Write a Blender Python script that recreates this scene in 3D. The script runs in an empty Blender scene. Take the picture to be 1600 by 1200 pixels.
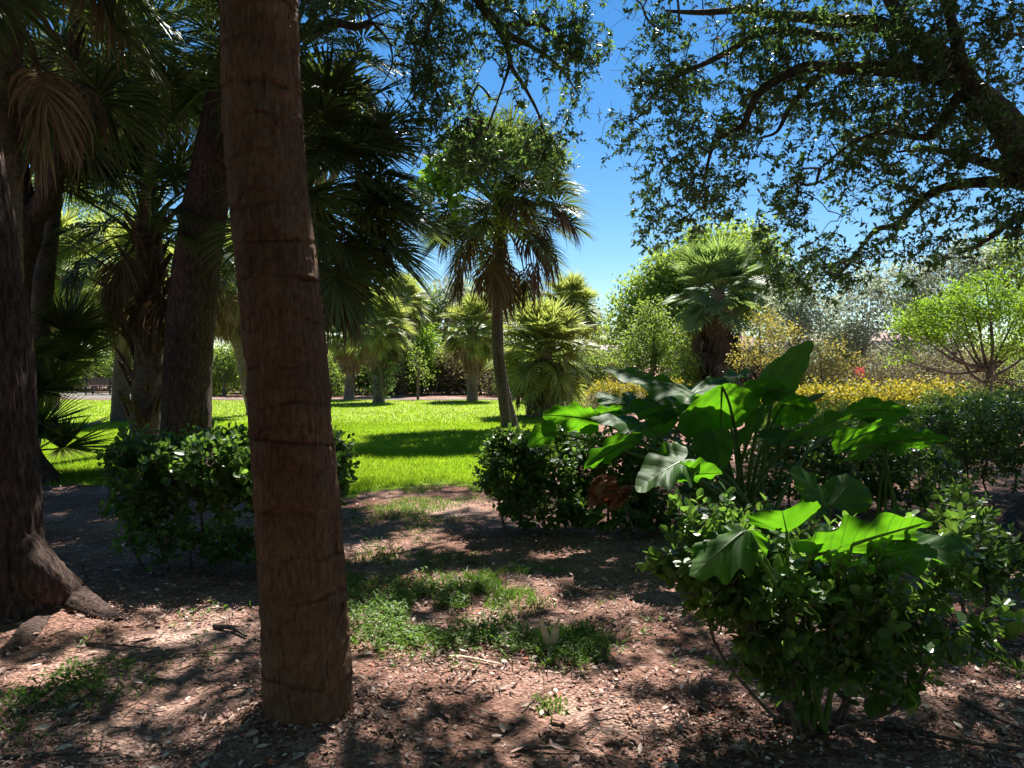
import bpy, math, random
import numpy as np
from mathutils import Vector, Matrix
PI = math.pi
RNG = np.random.default_rng(11)
C = bpy.context.scene.collection
F = 1164.0; PITCH = math.atan(30/1164.0); CAMZ = 1.5
ca, sa = math.cos(PITCH), math.sin(PITCH)
def P(px, py, Y):
    dx = (px-800)/F; u = -(py-600)/F
    y = ca+sa*u; z = -sa+ca*u
    k = Y/y
    return np.array([dx*k, Y, CAMZ+z*k])
def G(px, py):
    dx = (px-800)/F; u = -(py-600)/F
    y = ca+sa*u; z = -sa+ca*u
    k = -CAMZ/z
    return np.array([dx*k, y*k, 0.0])
def proj(pts):
    d = np.asarray(pts)-np.array([0, 0, CAMZ])
    f = d[:, 1]*ca-d[:, 2]*sa; u = d[:, 1]*sa+d[:, 2]*ca
    f = np.where(f < 0.05, 0.05, f)
    return 800+F*d[:, 0]/f, 600-F*u/f
# sun
SUN_EL = math.radians(55); SUN_AZ = math.radians(14)
S = np.array([math.sin(SUN_AZ)*math.cos(SUN_EL), math.cos(SUN_AZ)*math.cos(SUN_EL), math.sin(SUN_EL)])

# ---------- noise ----------
def _hash(ix, iy, iz, seed):
    n = (ix*374761393+iy*668265263+iz*2147483647+seed*1274126177) & 0xffffffff
    n = ((n ^ (n >> 13))*1274126177) & 0xffffffff
    n = ((n ^ (n >> 16))*668265263) & 0xffffffff
    return ((n ^ (n >> 15)) & 0xffff)/65535.0
def noise(p, seed=0):
    p = np.asarray(p, dtype=np.float64)
    i = np.floor(p).astype(np.int64); f = p-i; f = f*f*(3-2*f)
    r = 0
    for dx in (0, 1):
        for dy in (0, 1):
            for dz in (0, 1):
                w = (f[..., 0] if dx else 1-f[..., 0])*(f[..., 1] if dy else 1-f[..., 1])*(f[..., 2] if dz else 1-f[..., 2])
                r = r+w*_hash(i[..., 0]+dx, i[..., 1]+dy, i[..., 2]+dz, seed)
    return r*2-1
def fbm(p, seed=0, o=3):
    p = np.asarray(p, dtype=np.float64); a = 0.5; r = 0
    for k in range(o):
        r = r+a*noise(p, seed+k*7); p = p*2.03; a *= 0.5
    return r
def ground_h(x, y):
    x = np.asarray(x, float); y = np.asarray(y, float)
    q = np.stack([x*0.7, y*0.7, np.zeros_like(x)], -1)
    w = np.clip((12-y)/4, 0, 1)*np.clip((y+6)/3, 0, 1)*np.clip((9-np.abs(x))/3, 0, 1)
    h = w*(0.035*fbm(q, 3)+0.012*fbm(q*5, 5))
    h = h+0.07*np.exp(-((x+0.845)**2+(y-3.13)**2)/0.14)
    h = h+0.10*np.exp(-((x+3.1)**2+(y-4.4)**2)/0.5)
    return h

# ---------- mesh building ----------
class MB:
    def __init__(s): s.v = []; s.l = []; s.n = []; s.var = []; s.nv = 0; s.pa = {}; s.mi = []
    def add(s, v, faces, var=0.5, mi=0, **pa):
        """v (N,3); faces int array (M,k) ; var scalar or (M,)"""
        v = np.asarray(v, dtype=np.float64).reshape(-1, 3); f = np.asarray(faces, dtype=np.int64)
        s.v.append(v); s.l.append((f+s.nv).ravel()); s.n.append(np.full(len(f), f.shape[1]))
        s.var.append(np.broadcast_to(np.asarray(var, float), (len(f),)).copy())
        s.mi.append(np.full(len(f), mi))
        for k, a in pa.items(): s.pa.setdefault(k, []).append((s.nv, np.asarray(a, float)))
        s.nv += len(v)
    def stamp(s, tv, tfs, O, X, Y, Z, var=None, mi=0, keep=None):
        """instances of template: tv (K,3) ; tfs list of face arrays ; O (N,3) ; X,Y,Z (N,3) scaled axes"""
        N = len(O); K = len(tv)
        v = O[:, None, :]+tv[None, :, 0:1]*X[:, None, :]+tv[None, :, 1:2]*Y[:, None, :]+tv[None, :, 2:3]*Z[:, None, :]
        v = v.reshape(-1, 3)
        if var is None: var = RNG.random(N)
        off = (np.arange(N)*K)[:, None, None]
        first = True
        for tf in tfs:
            f = (tf[None]+off).reshape(-1, tf.shape[1])
            vr = np.repeat(var, len(tf))
            if first: s.add(v, f, vr, mi); base = s.nv-len(v); first = False
            else:
                s.l.append((f+base).ravel()); s.n.append(np.full(len(f), f.shape[1])); s.var.append(vr); s.mi.append(np.full(len(f), mi))
    def mesh(s, name, mats, smooth=False):
        me = bpy.data.meshes.new(name)
        v = np.concatenate(s.v); l = np.concatenate(s.l); n = np.concatenate(s.n)
        me.vertices.add(len(v)); me.vertices.foreach_set('co', v.astype(np.float32).ravel())
        me.loops.add(len(l)); me.loops.foreach_set('vertex_index', l.astype(np.int32))
        me.polygons.add(len(n)); st = np.concatenate([[0], np.cumsum(n)[:-1]])
        me.polygons.foreach_set('loop_start', st.astype(np.int32)); me.polygons.foreach_set('loop_total', n.astype(np.int32))
        me.polygons.foreach_set('use_smooth', np.full(len(n), bool(smooth)))
        if not isinstance(mats, (list, tuple)): mats = [mats]
        for m in mats: me.materials.append(m)
        me.polygons.foreach_set('material_index', np.concatenate(s.mi).astype(np.int32))
        a = me.attributes.new('var', 'FLOAT', 'FACE'); a.data.foreach_set('value', np.concatenate(s.var).astype(np.float32))
        for k, lst in s.pa.items():
            arr = np.zeros(len(v), np.float32)
            for o, q in lst: arr[o:o+len(q)] = q
            a = me.attributes.new(k, 'FLOAT', 'POINT'); a.data.foreach_set('value', arr)
        me.update(calc_edges=True); me.validate()
        return me
    def build(s, name, mats, parent=None, smooth=False):
        return link(name, s.mesh(name, mats, smooth), parent)
def link(name, me, parent=None):
    o = bpy.data.objects.new(name, me); C.objects.link(o)
    if parent is not None: o.parent = parent; o.matrix_parent_inverse = Matrix.Translation(parent.location).inverted()
    return o
def tag(o, label=None, cat=None, group=None, kind=None):
    if label: o['label'] = label
    if cat: o['category'] = cat
    if group: o['group'] = group
    if kind: o['kind'] = kind
    return o
def thing(name, loc, label, cat, group=None):
    o = bpy.data.objects.new(name, None); C.objects.link(o); o.location = loc; o.empty_display_size = 0.2
    return tag(o, label, cat, group)

def spline(pts, n, extra=None):
    """Catmull-Rom resample of (K,D) points to n samples"""
    p = np.asarray(pts, float); K = len(p)
    if K == 2: p = np.stack([p[0], (p[0]+p[1])/2, p[1]]); K = 3
    seg = np.linalg.norm(np.diff(p[:, :3], axis=0), axis=1); t = np.concatenate([[0], np.cumsum(seg)]); t /= t[-1]
    q = np.linspace(0, 1, n); i = np.clip(np.searchsorted(t, q, side='right')-1, 0, K-2)
    u = ((q-t[i])/(t[i+1]-t[i]+1e-12))[:, None]
    p0 = p[np.clip(i-1, 0, K-1)]; p1 = p[i]; p2 = p[i+1]; p3 = p[np.clip(i+2, 0, K-1)]
    return 0.5*((2*p1)+(-p0+p2)*u+(2*p0-5*p1+4*p2-p3)*u*u+(-p0+3*p1-3*p2+p3)*u**3)
def norm(a):
    return a/(np.linalg.norm(a, axis=-1, keepdims=True)+1e-12)
def frames(path):
    T = norm(np.gradient(path, axis=0)); n = len(path)
    ref = np.array([1., 0, 0]) if abs(T[0, 0]) < 0.8 else np.array([0, 1., 0])
    U = np.zeros_like(T); u = ref-T[0]*np.dot(ref, T[0]); U[0] = u/np.linalg.norm(u)
    for k in range(1, n):
        u = U[k-1]-T[k]*np.dot(U[k-1], T[k]); U[k] = u/(np.linalg.norm(u)+1e-12)
    return T, U, np.cross(T, U)
def tube(mb, path, rad, seg=8, disp=None, var=0.5, mi=0, flat=1.0):
    path = np.asarray(path, float); n = len(path); rad = np.broadcast_to(np.asarray(rad, float), (n,))
    T, U, V = frames(path)
    th = np.linspace(0, 2*PI, seg, endpoint=False)
    L = np.concatenate([[0], np.cumsum(np.linalg.norm(np.diff(path, axis=0), axis=1))])
    R = np.repeat(rad[:, None], seg, 1)
    if disp is not None: R = R+disp(np.repeat(th[None], n, 0), np.repeat(L[:, None], seg, 1), R)
    v = path[:, None]+R[..., None]*(np.cos(th)[None, :, None]*U[:, None]+flat*np.sin(th)[None, :, None]*V[:, None])
    a = (np.arange(n-1)*seg)[:, None]; j = np.arange(seg)[None]; k = (j+1) % seg
    f = np.stack([a+j, a+k, a+seg+k, a+seg+j], -1).reshape(-1, 4)
    vv = v.reshape(-1, 3)
    mb.add(vv, f, var, mi)
    # end caps
    for idx, rev in ((0, True), (n-1, False)):
        ring = np.arange(seg)+idx*seg
        mb.add(np.vstack([v[idx], path[idx][None]]), np.stack([np.roll(np.arange(seg), -1) if rev else np.arange(seg), np.arange(seg) if rev else np.roll(np.arange(seg), -1), np.full(seg, seg)], -1), var, mi)

# ---------- materials ----------
def newmat(name):
    m = bpy.data.materials.new(name); m.use_nodes = True; nt = m.node_tree; nt.nodes.clear()
    return m, nt, lambda t, **k: nd(nt, t, **k)
def nd(nt, t, **k):
    n = nt.nodes.new(t)
    for a, b in k.items(): setattr(n, a, b)
    return n
def ramp(nt, fac, stops):
    r = nt.nodes.new('ShaderNodeValToRGB'); e = r.color_ramp.elements
    while len(e) < len(stops): e.new(0.5)
    for el, (p, c) in zip(e, stops): el.position = p; el.color = (c[0], c[1], c[2], 1)
    nt.links.new(fac, r.inputs[0]); return r.outputs[0]
def leafmat(name, stops, trans=(0.25, 0.5, 0.05), tf=0.4, rough=0.45, spec=0.4, nscale=0, back=None):
    m, nt, N = newmat(name); L = nt.links
    at = N('ShaderNodeAttribute', attribute_name='var'); fac = at.outputs['Fac']
    col = ramp(nt, fac, stops)
    if nscale:
        g = N('ShaderNodeNewGeometry'); nz = N('ShaderNodeTexNoise'); nz.inputs['Scale'].default_value = nscale
        L.new(g.outputs['Position'], nz.inputs['Vector'])
        mx = N('ShaderNodeMix', data_type='RGBA', blend_type='OVERLAY'); mx.inputs[0].default_value = 0.5
        L.new(col, mx.inputs[6]); L.new(nz.outputs['Fac'], mx.inputs[7]); col = mx.outputs[2]
    bs = N('ShaderNodeBsdfPrincipled'); bs.inputs['Roughness'].default_value = rough; bs.inputs['Specular IOR Level'].default_value = spec
    L.new(col, bs.inputs['Base Color'])
    tr = N('ShaderNodeBsdfTranslucent')
    mul = N('ShaderNodeMix', data_type='RGBA', blend_type='MULTIPLY'); mul.inputs[0].default_value = 1
    br = N('ShaderNodeMapRange'); br.inputs[3].default_value = 0.6; br.inputs[4].default_value = 1.25
    L.new(fac, br.inputs[0]); mul.inputs[6].default_value = (*trans, 1); L.new(br.outputs[0], mul.inputs[7]); L.new(mul.outputs[2], tr.inputs['Color'])
    ms = N('ShaderNodeMixShader'); ms.inputs[0].default_value = tf
    L.new(bs.outputs[0], ms.inputs[1]); L.new(tr.outputs[0], ms.inputs[2])
    o = N('ShaderNodeOutputMaterial'); L.new(ms.outputs[0], o.inputs[0]); return m
def barkmat(name, c1, c2, c3, sx=18, sz=3, bump=0.6, rough=0.9, dist=0.02):
    m, nt, N = newmat(name); L = nt.links
    g = N('ShaderNodeNewGeometry'); mp = N('ShaderNodeMapping'); mp.inputs['Scale'].default_value = (sx, sx, sz)
    L.new(g.outputs['Position'], mp.inputs[0])
    nz = N('ShaderNodeTexNoise'); nz.inputs['Scale'].default_value = 1; nz.inputs['Detail'].default_value = 8; nz.inputs['Roughness'].default_value = 0.65
    L.new(mp.outputs[0], nz.inputs['Vector'])
    n2 = N('ShaderNodeTexNoise'); n2.inputs['Scale'].default_value = 2.2; n2.inputs['Detail'].default_value = 6
    L.new(g.outputs['Position'], n2.inputs['Vector'])
    c = ramp(nt, nz.outputs['Fac'], [(0.3, c1), (0.5, c2), (0.72, c3)])
    mx = N('ShaderNodeMix', data_type='RGBA', blend_type='OVERLAY'); mx.inputs[0].default_value = 0.6
    L.new(c, mx.inputs[6]); L.new(n2.outputs['Fac'], mx.inputs[7])
    bs = N('ShaderNodeBsdfPrincipled'); bs.inputs['Roughness'].default_value = rough; bs.inputs['Specular IOR Level'].default_value = 0.2
    L.new(mx.outputs[2], bs.inputs['Base Color'])
    b = N('ShaderNodeBump'); b.inputs['Strength'].default_value = bump; b.inputs['Distance'].default_value = dist
    L.new(nz.outputs['Fac'], b.inputs['Height']); L.new(b.outputs[0], bs.inputs['Normal'])
    o = N('ShaderNodeOutputMaterial'); L.new(bs.outputs[0], o.inputs[0]); return m
def plain(name, col, rough=0.7, var=0.25, scale=6, metal=0):
    m, nt, N = newmat(name); L = nt.links
    g = N('ShaderNodeNewGeometry'); nz = N('ShaderNodeTexNoise'); nz.inputs['Scale'].default_value = scale; nz.inputs['Detail'].default_value = 6
    L.new(g.outputs['Position'], nz.inputs['Vector'])
    a = [x*(1-var) for x in col]; b_ = [min(1, x*(1+var)) for x in col]
    c = ramp(nt, nz.outputs['Fac'], [(0.3, a), (0.7, b_)])
    bs = N('ShaderNodeBsdfPrincipled'); bs.inputs['Roughness'].default_value = rough; bs.inputs['Metallic'].default_value = metal
    L.new(c, bs.inputs['Base Color'])
    b = N('ShaderNodeBump'); b.inputs['Strength'].default_value = 0.3; b.inputs['Distance'].default_value = 0.01
    L.new(nz.outputs['Fac'], b.inputs['Height']); L.new(b.outputs[0], bs.inputs['Normal'])
    o = N('ShaderNodeOutputMaterial'); L.new(bs.outputs[0], o.inputs[0]); return m
M = {}
M['oak_leaf'] = leafmat('oak_leaf', [(0, (.035, .058, .026)), (.6, (.068, .105, .045)), (1, (.13, .185, .08))], (.21, .37, .07), .38, .34, .5)
M['cocoplum'] = leafmat('cocoplum', [(0, (.03, .065, .016)), (.6, (.05, .11, .022)), (1, (.12, .21, .04))], (.27, .50, .06), .33, .36, .45)
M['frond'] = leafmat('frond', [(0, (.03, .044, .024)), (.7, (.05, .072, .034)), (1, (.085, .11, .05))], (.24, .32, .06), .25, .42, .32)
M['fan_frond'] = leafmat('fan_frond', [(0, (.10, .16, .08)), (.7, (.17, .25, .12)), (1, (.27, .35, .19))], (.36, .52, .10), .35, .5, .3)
M['frond_lit'] = leafmat('frond_lit', [(0, (.13, .18, .05)), (.7, (.23, .29, .09)), (1, (.42, .42, .19))], (.55, .62, .12), .38, .45, .35)  # paler, yellower copy of frond with the sunlight put into its colour
M['dead_frond'] = leafmat('dead_frond', [(0, (.075, .048, .032)), (.6, (.13, .088, .06)), (1, (.24, .18, .13))], (.22, .13, .06), .2, .75, .2)
M['dead_frond_pale'] = leafmat('dead_frond_pale', [(0, (.16, .11, .075)), (.6, (.26, .19, .14)), (1, (.42, .35, .28))], (.3, .2, .1), .2, .75, .2)
M['tree_bright'] = leafmat('tree_bright', [(0, (.10, .18, .035)), (.6, (.18, .28, .05)), (1, (.31, .41, .08))], (.46, .62, .09), .43, .5, .35)
M['tree_mid'] = leafmat('tree_mid', [(0, (.07, .13, .03)), (.6, (.13, .21, .045)), (1, (.21, .29, .07))], (.38, .52, .08), .42, .5, .35)
M['tree_silver'] = leafmat('tree_silver', [(0, (.17, .22, .13)), (.6, (.33, .38, .26)), (1, (.56, .59, .48))], (.48, .55, .36), .42, .5, .4)
M['tree_lime'] = leafmat('tree_lime', [(0, (.08, .16, .02)), (.6, (.13, .25, .025)), (1, (.22, .34, .04))], (.36, .58, .04), .45, .5, .3)
M['croton'] = leafmat('croton', [(0, (.13, .18, .03)), (.45, (.25, .30, .03)), (.75, (.46, .38, .03)), (1, (.62, .32, .04))], (.6, .5, .05), .35, .5, .3)
M['yellowing'] = leafmat('yellowing', [(0, (.15, .19, .06)), (.55, (.28, .31, .08)), (1, (.55, .45, .08))], (.6, .5, .08), .35, .5, .3)
M['brownish'] = leafmat('brownish', [(0, (.11, .09, .06)), (.5, (.20, .17, .10)), (1, (.30, .27, .15))], (.3, .28, .1), .3, .6, .3)
M['grass'] = leafmat('grass', [(0, (.08, .17, .008)), (.55, (.145, .255, .013)), (1, (.29, .35, .04))], (.43, .64, .03), .42, .55, .2)
M['weed'] = leafmat('weed', [(0, (.045, .085, .018)), (.6, (.085, .15, .025)), (1, (.17, .24, .05))], (.22, .40, .05), .38, .5, .3)
M['litter'] = leafmat('litter', [(0, (.11, .045, .035)), (.4, (.28, .16, .125)), (.72, (.51, .365, .305)), (.95, (.84, .72, .63)), (1, (.50, .14, .06))], (.2, .1, .05), .08, .7, .25)
M['vine_leaf'] = leafmat('vine_leaf', [(0, (.08, .17, .02)), (1, (.18, .32, .05))], (.28, .5, .05), .42, .4, .4)
M['flower'] = leafmat('flower', [(0, (.55, .05, .06)), (1, (.8, .15, .12))], (.7, .1, .1), .3, .5, .3)
M['oak_bark'] = barkmat('oak_bark', (.022, .012, .010), (.062, .038, .031), (.15, .105, .085), 42, 11, 1.0)
M['oak_limb'] = barkmat('oak_limb', (.04, .03, .026), (.09, .07, .06), (.18, .15, .13), 22, 12, 0.7)
def palmbark():
    m, nt, N = newmat('palm_bark'); L = nt.links; g = N('ShaderNodeNewGeometry')
    def nz(scale, det=6, rough=.6, off=0):
        mp = N('ShaderNodeMapping'); mp.inputs['Scale'].default_value = scale; mp.inputs['Location'].default_value = (off, off, off); L.new(g.outputs['Position'], mp.inputs[0])
        n = N('ShaderNodeTexNoise'); n.inputs['Scale'].default_value = 1; n.inputs['Detail'].default_value = det; n.inputs['Roughness'].default_value = rough; L.new(mp.outputs[0], n.inputs['Vector']); return n.outputs['Fac']
    def mth(op, a, b):
        n = N('ShaderNodeMath', operation=op)
        for i, x in enumerate((a, b)):
            if isinstance(x, (int, float)): n.inputs[i].default_value = x
            else: L.new(x, n.inputs[i])
        return n.outputs[0]
    fine = nz((62, 62, 20), 8, .62); fis = nz((46, 46, 7), 4, .5, 3); patch = nz((3.4, 3.4, 5), 6, .6, 7)
    c = ramp(nt, fine, [(.3, (.075, .034, .019)), (.5, (.118, .064, .037)), (.74, (.19, .112, .072))])
    mx = N('ShaderNodeMix', data_type='RGBA', blend_type='OVERLAY'); mx.inputs[0].default_value = .7; L.new(c, mx.inputs[6]); L.new(patch, mx.inputs[7])
    # old leaf scars : broken thin rings
    sp = N('ShaderNodeSeparateXYZ'); L.new(g.outputs['Position'], sp.inputs[0])
    zz = mth('ADD', sp.outputs[2], mth('MULTIPLY', mth('SUBTRACT', nz((1.6, 1.6, 3), 3, .5, 11), .5), .22)); zz = mth('ADD', zz, mth('MULTIPLY', mth('SUBTRACT', nz((12, 12, 14), 3, .6, 5), .5), .03))
    fr = mth('FRACT', mth('MULTIPLY', zz, 6.3), 0.0); d = mth('ABSOLUTE', mth('SUBTRACT', fr, .5), 0.0)
    line = mth('SUBTRACT', 1.0, mth('MINIMUM', mth('MULTIPLY', d, 13.0), 1.0)); msk = N('ShaderNodeMapRange'); msk.inputs[1].default_value = .40; msk.inputs[2].default_value = .56; L.new(nz((4.5, 4.5, 9), 3, .5, 19), msk.inputs[0])
    line = mth('MULTIPLY', line, msk.outputs[0]); crack = N('ShaderNodeMapRange'); crack.inputs[1].default_value = .34; crack.inputs[2].default_value = .26; L.new(fis, crack.inputs[0])
    dark = mth('MINIMUM', mth('ADD', mth('MULTIPLY', line, .85), mth('MULTIPLY', crack.outputs[0], .8)), 1.0)
    m2 = N('ShaderNodeMix', data_type='RGBA'); L.new(dark, m2.inputs[0]); L.new(mx.outputs[2], m2.inputs[6]); m2.inputs[7].default_value = (.05, .02, .01, 1)
    bs = N('ShaderNodeBsdfPrincipled'); bs.inputs['Roughness'].default_value = .9; bs.inputs['Specular IOR Level'].default_value = .2; L.new(m2.outputs[2], bs.inputs['Base Color'])
    b = N('ShaderNodeBump'); b.inputs['Strength'].default_value = .9; b.inputs['Distance'].default_value = .01; L.new(mth('SUBTRACT', mth('MULTIPLY', fine, .6), dark), b.inputs['Height']); L.new(b.outputs[0], bs.inputs['Normal'])
    o = N('ShaderNodeOutputMaterial'); L.new(bs.outputs[0], o.inputs[0]); return m
M['palm_bark'] = palmbark()
M['palm_grey'] = barkmat('palm_grey', (.08, .06, .05), (.16, .125, .105), (.26, .21, .18), 14, 30, 0.7)
M['palm_dark'] = barkmat('palm_dark', (.045, .03, .025), (.09, .065, .052), (.15, .115, .095), 14, 30, 0.7)
M['boot'] = barkmat('boot', (.07, .045, .03), (.15, .10, .07), (.26, .18, .13), 30, 6, 0.5)
M['twig'] = barkmat('twig', (.05, .038, .03), (.11, .085, .07), (.2, .16, .14), 40, 40, .3)
M['stalk'] = leafmat('stalk', [(0, (.06, .12, .025)), (1, (.11, .20, .04))], (.25, .45, .05), .2, .4, .4)
# ---------- leaf templates : x along, y across, z up ----------
T_RHOMB = (np.array([[0, 0, 0], [.45, .5, .12], [1, 0, -.05], [.45, -.5, .12]]), [np.array([[0, 3, 2], [0, 2, 1]])])
T_OVAL = (np.array([[0, 0, 0], [.25, .38, .08], [.62, .5, .10], [.93, .25, .02], [1, 0, -.02], [.93, -.25, .02], [.62, -.5, .10], [.25, -.38, .08], [.5, 0, -.02]]),
          [np.array([[0, 8, 2, 1], [8, 4, 3, 2], [0, 7, 6, 8], [8, 6, 5, 4]])])
def orient(dirs, nrm):
    X = norm(dirs); Z = nrm-X*np.sum(nrm*X, 1, keepdims=True); Z = norm(Z); Y = np.cross(Z, X); return X, Y, Z
def scatter_leaves(mb, O, D, Nn, L, W, tmpl=T_RHOMB, var=None, mi=0):
    X, Y, Z = orient(D, Nn); L = np.broadcast_to(L, (len(O),))[:, None]; W = np.broadcast_to(W, (len(O),))[:, None]
    mb.stamp(tmpl[0], tmpl[1], O, X*L, Y*W, Z*W, var, mi)
def sprays(mb, centers, per, spread, L, W, rng, tmpl=T_RHOMB, droop=0.3, up=0.6, vbias=None, mi=0, jit=.3):
    N = len(centers)
    O = np.repeat(centers, per, 0)+rng.normal(0, 1, (N*per, 3))*np.asarray(spread)
    D = rng.normal(0, 1, (N*per, 3)); D[:, 2] -= droop
    Nn = rng.normal(0, .6, (N*per, 3)); Nn[:, 2] += up
    s = 1+rng.uniform(-jit, jit, N*per)
    cv = np.repeat(rng.normal(0, .16, N), per)
    var = np.clip(rng.normal(.45, .2, N*per)+cv+(0 if vbias is None else vbias), 0, 1)
    scatter_leaves(mb, O, D, Nn, L*s, W*s, tmpl, var, mi)
T_TWIG = (np.array([[x, math.cos(a)*w, math.sin(a)*w] for x, w in ((-.55, 1.3), (.5, .5)) for a in (0, 2.094, 4.189)]), [np.array([[0, 1, 4, 3], [1, 2, 5, 4], [2, 0, 3, 5]])])
def sprigs(mb, cs, D, rng, n, ln, L, W, tmpl=T_OVAL, twig=None, droop=.15, vmean=.45, tw=.0022, up=.5):
    """leafy twigs: leaves set alternately along a short shoot at every centre"""
    N = len(cs); D = norm(D); ref = np.where(np.abs(D[:, 2:3]) < .9, np.array([[0, 0, 1.]]), np.array([[1., 0, 0]])); U = norm(np.cross(D, ref)); V = np.cross(D, U)
    ll = ln*rng.uniform(.6, 1.35, N); ph0 = rng.uniform(0, 2*PI, N); age = np.clip(rng.normal(vmean, .17, N), 0, 1); sz = rng.uniform(.72, 1.25, N)
    if twig is not None: twig.stamp(T_TWIG[0], T_TWIG[1], cs, D*ll[:, None], U*tw, V*tw)
    for k in range(n):
        t = (k+.6)/n; keep = rng.random(N) < .88; ph = ph0+k*2.6+rng.normal(0, .35, N); r_ = np.cos(ph)[:, None]*U+np.sin(ph)[:, None]*V
        d = D*(.45+.9*t**3)+r_*(1-.55*t**4)+rng.normal(0, .22, (N, 3)); d[:, 2] -= droop
        o = cs+D*(ll*(t-.5))[:, None]+rng.normal(0, .004, (N, 3)); nn = D*.7-r_*.35+rng.normal(0, .3, (N, 3)); nn[:, 2] += up
        s_ = sz*(1.08-.42*t)*rng.uniform(.7, 1.25, N); v = np.clip(age+rng.normal(0, .13, N)+.25*(t-.6), 0, 1)
        scatter_leaves(mb, o[keep], d[keep], nn[keep], (L*s_)[keep], (W*s_*rng.uniform(.8, 1.2, N))[keep], tmpl, v[keep])
def clumped(cs, k, spread, rng):
    """gather evenly spread centres into branchlets of k with gaps between them"""
    p = cs[::k]; q = np.repeat(p, k, 0); return q+rng.normal(0, 1, q.shape)*np.asarray(spread)
def twig_tree(mb, nodes, centers, rng, r0=.0035, seg=4, sag=.15, mi=0, rmax=.03):
    """join cluster centres to the limb nodes as a branching net of twigs"""
    nodes = np.asarray(nodes); N = len(centers)
    d0 = np.sqrt(((centers[:, None]-nodes[None])**2).sum(-1)).min(1) if N*len(nodes) < 4e6 else np.array([np.linalg.norm(nodes-c, axis=1).min() for c in centers])
    order = np.argsort(d0); cs = centers[order]; allp = np.vstack([nodes, cs]); K = len(nodes)
    par = np.zeros(N, int); cnt = np.ones(N)
    for i in range(N):
        par[i] = np.argmin(((allp[:K+i]-cs[i])**2).sum(1))
    for i in range(N-1, -1, -1):
        if par[i] >= K: cnt[par[i]-K] += cnt[i]
    for i in range(N):
        a = allp[par[i]]; b = cs[i]; mid = (a+b)/2+rng.normal(0, .08, 3)*np.linalg.norm(b-a); mid[2] += sag*np.linalg.norm(b-a)*.5
        ra = min(rmax, r0*math.sqrt(cnt[i])); 
        t = np.array([0, .33, .66, 1.])[:, None]
        p = (1-t)**2*a+2*t*(1-t)*mid+t*t*b
        tube(mb, p, np.linspace(ra, ra*.75, 4), seg, mi=mi)
def ellipsoid_pts(c, r, n, rng, shell=0.5):
    d = norm(rng.normal(0, 1, (n, 3))); q = rng.random(n)**(1/3.)*(1-shell)+shell*rng.random(n)**.25
    return np.asarray(c)+d*np.asarray(r)*q[:, None]
def px_blob(px, py, rx, ry, Y, ry_depth, n, rng, shell=.45):
    """world ellipsoid whose size is given in photo pixels at depth Y"""
    return ellipsoid_pts(P(px, py, Y), (rx*Y/F, ry_depth, ry*Y/F), n, rng, shell)
# ---------- palm fronds ----------
def frond_mesh(name, pitch, seed, dead=False, Lp=1.1, L=.85, n=46, droop=.5, spread=150, w=.036, costa=.45, mats=None, stiff=1.0, petw=.018, cbend=None):
    r = np.random.default_rng(seed); mb = MB()
    # petiole + costa curve in the XZ plane
    K = 14; tot = Lp+costa; ang = pitch+math.radians(12); p = np.zeros(3); pts = [p]; bend = (cbend if cbend is not None else .9*droop)/K
    for k in range(K):
        ang -= bend*(1.0 if k < K*Lp/tot else 2.2)
        ang = max(ang, -1.52)
        p = p+np.array([math.cos(ang), 0, math.sin(ang)])*tot/K; pts.append(p)
    c = spline(np.array(pts), 40)
    wob = np.cumsum(r.normal(0, .004, 40)); c[:, 1] += wob
    fi = int(40*Lp/tot)
    tube(mb, c[:fi+1], np.linspace(petw*1.5, petw*.75, fi+1), 5, var=.3 if not dead else .5, mi=1, flat=.5)
    tube(mb, c[fi:], np.linspace(petw*.6, .003, 40-fi), 4, var=.4, mi=1, flat=.5)
    T = norm(np.gradient(c, axis=0)); ts = np.array([0, .28, .52, .76, 1.])
    wp = np.array([.45, .95, 1.0, .55, .08])
    for j in range(n):
        u = -1+2*(j+.5)/n; th = math.radians(spread)*u+r.normal(0, .02)
        a = min(1., 1-abs(u)); ci = min(39, int(fi+(39-fi)*a*.95)); o = c[ci]; t = T[ci]
        s = np.array([0, 1., 0]); nn = np.cross(t, s); nn = nn/np.linalg.norm(nn)
        if nn[2] < 0: nn = -nn
        d = math.cos(th)*t+math.sin(th)*s+nn*(.30*abs(math.sin(th))*(0 if dead else 1)); d /= np.linalg.norm(d)
        ln = L*(0.78+.22*math.cos(th))*r.uniform(.85, 1.08)
        g = (droop*(.9+.5*r.random()) if not dead else r.uniform(1.3, 2.6))/stiff
        q = o.copy(); path = [q]; dd = d.copy()
        for k in range(4):
            dd = dd+np.array([0, 0, -1.])*g*(.10 if k == 0 else .22+.16*k)*(1-.55*abs(dd[2])); 
            if dead: dd += r.normal(0, .12, 3)
            dd /= np.linalg.norm(dd); q = q+dd*ln*(ts[k+1]-ts[k]); path.append(q)
        path = np.array(path); Tl = norm(np.gradient(path, axis=0))
        sd = np.cross(Tl, np.broadcast_to(nn, Tl.shape)); sd = norm(sd); up = np.cross(sd, Tl)
        ww = (w*wp*r.uniform(.8, 1.15))[:, None]
        if dead: sd = norm(sd+r.normal(0, .4, 3))
        v = np.stack([path-sd*ww/2, path+up*ww*.22, path+sd*ww/2], 1).reshape(-1, 3)
        f = []
        for k in range(4):
            b = k*3; f += [[b, b+1, b+4, b+3], [b+1, b+2, b+5, b+4]]
        mb.add(v, f, np.clip(r.normal(.45, .22), 0, 1))
    return mb.mesh(name, mats)
FM = {}
def frond_set(key, pitches, nvar, **k):
    FM[key] = [(p, [frond_mesh('frond', math.radians(p), 1000+int(p)*3+i*17+len(FM)*211, **k) for i in range(nvar)]) for p in pitches]
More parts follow.
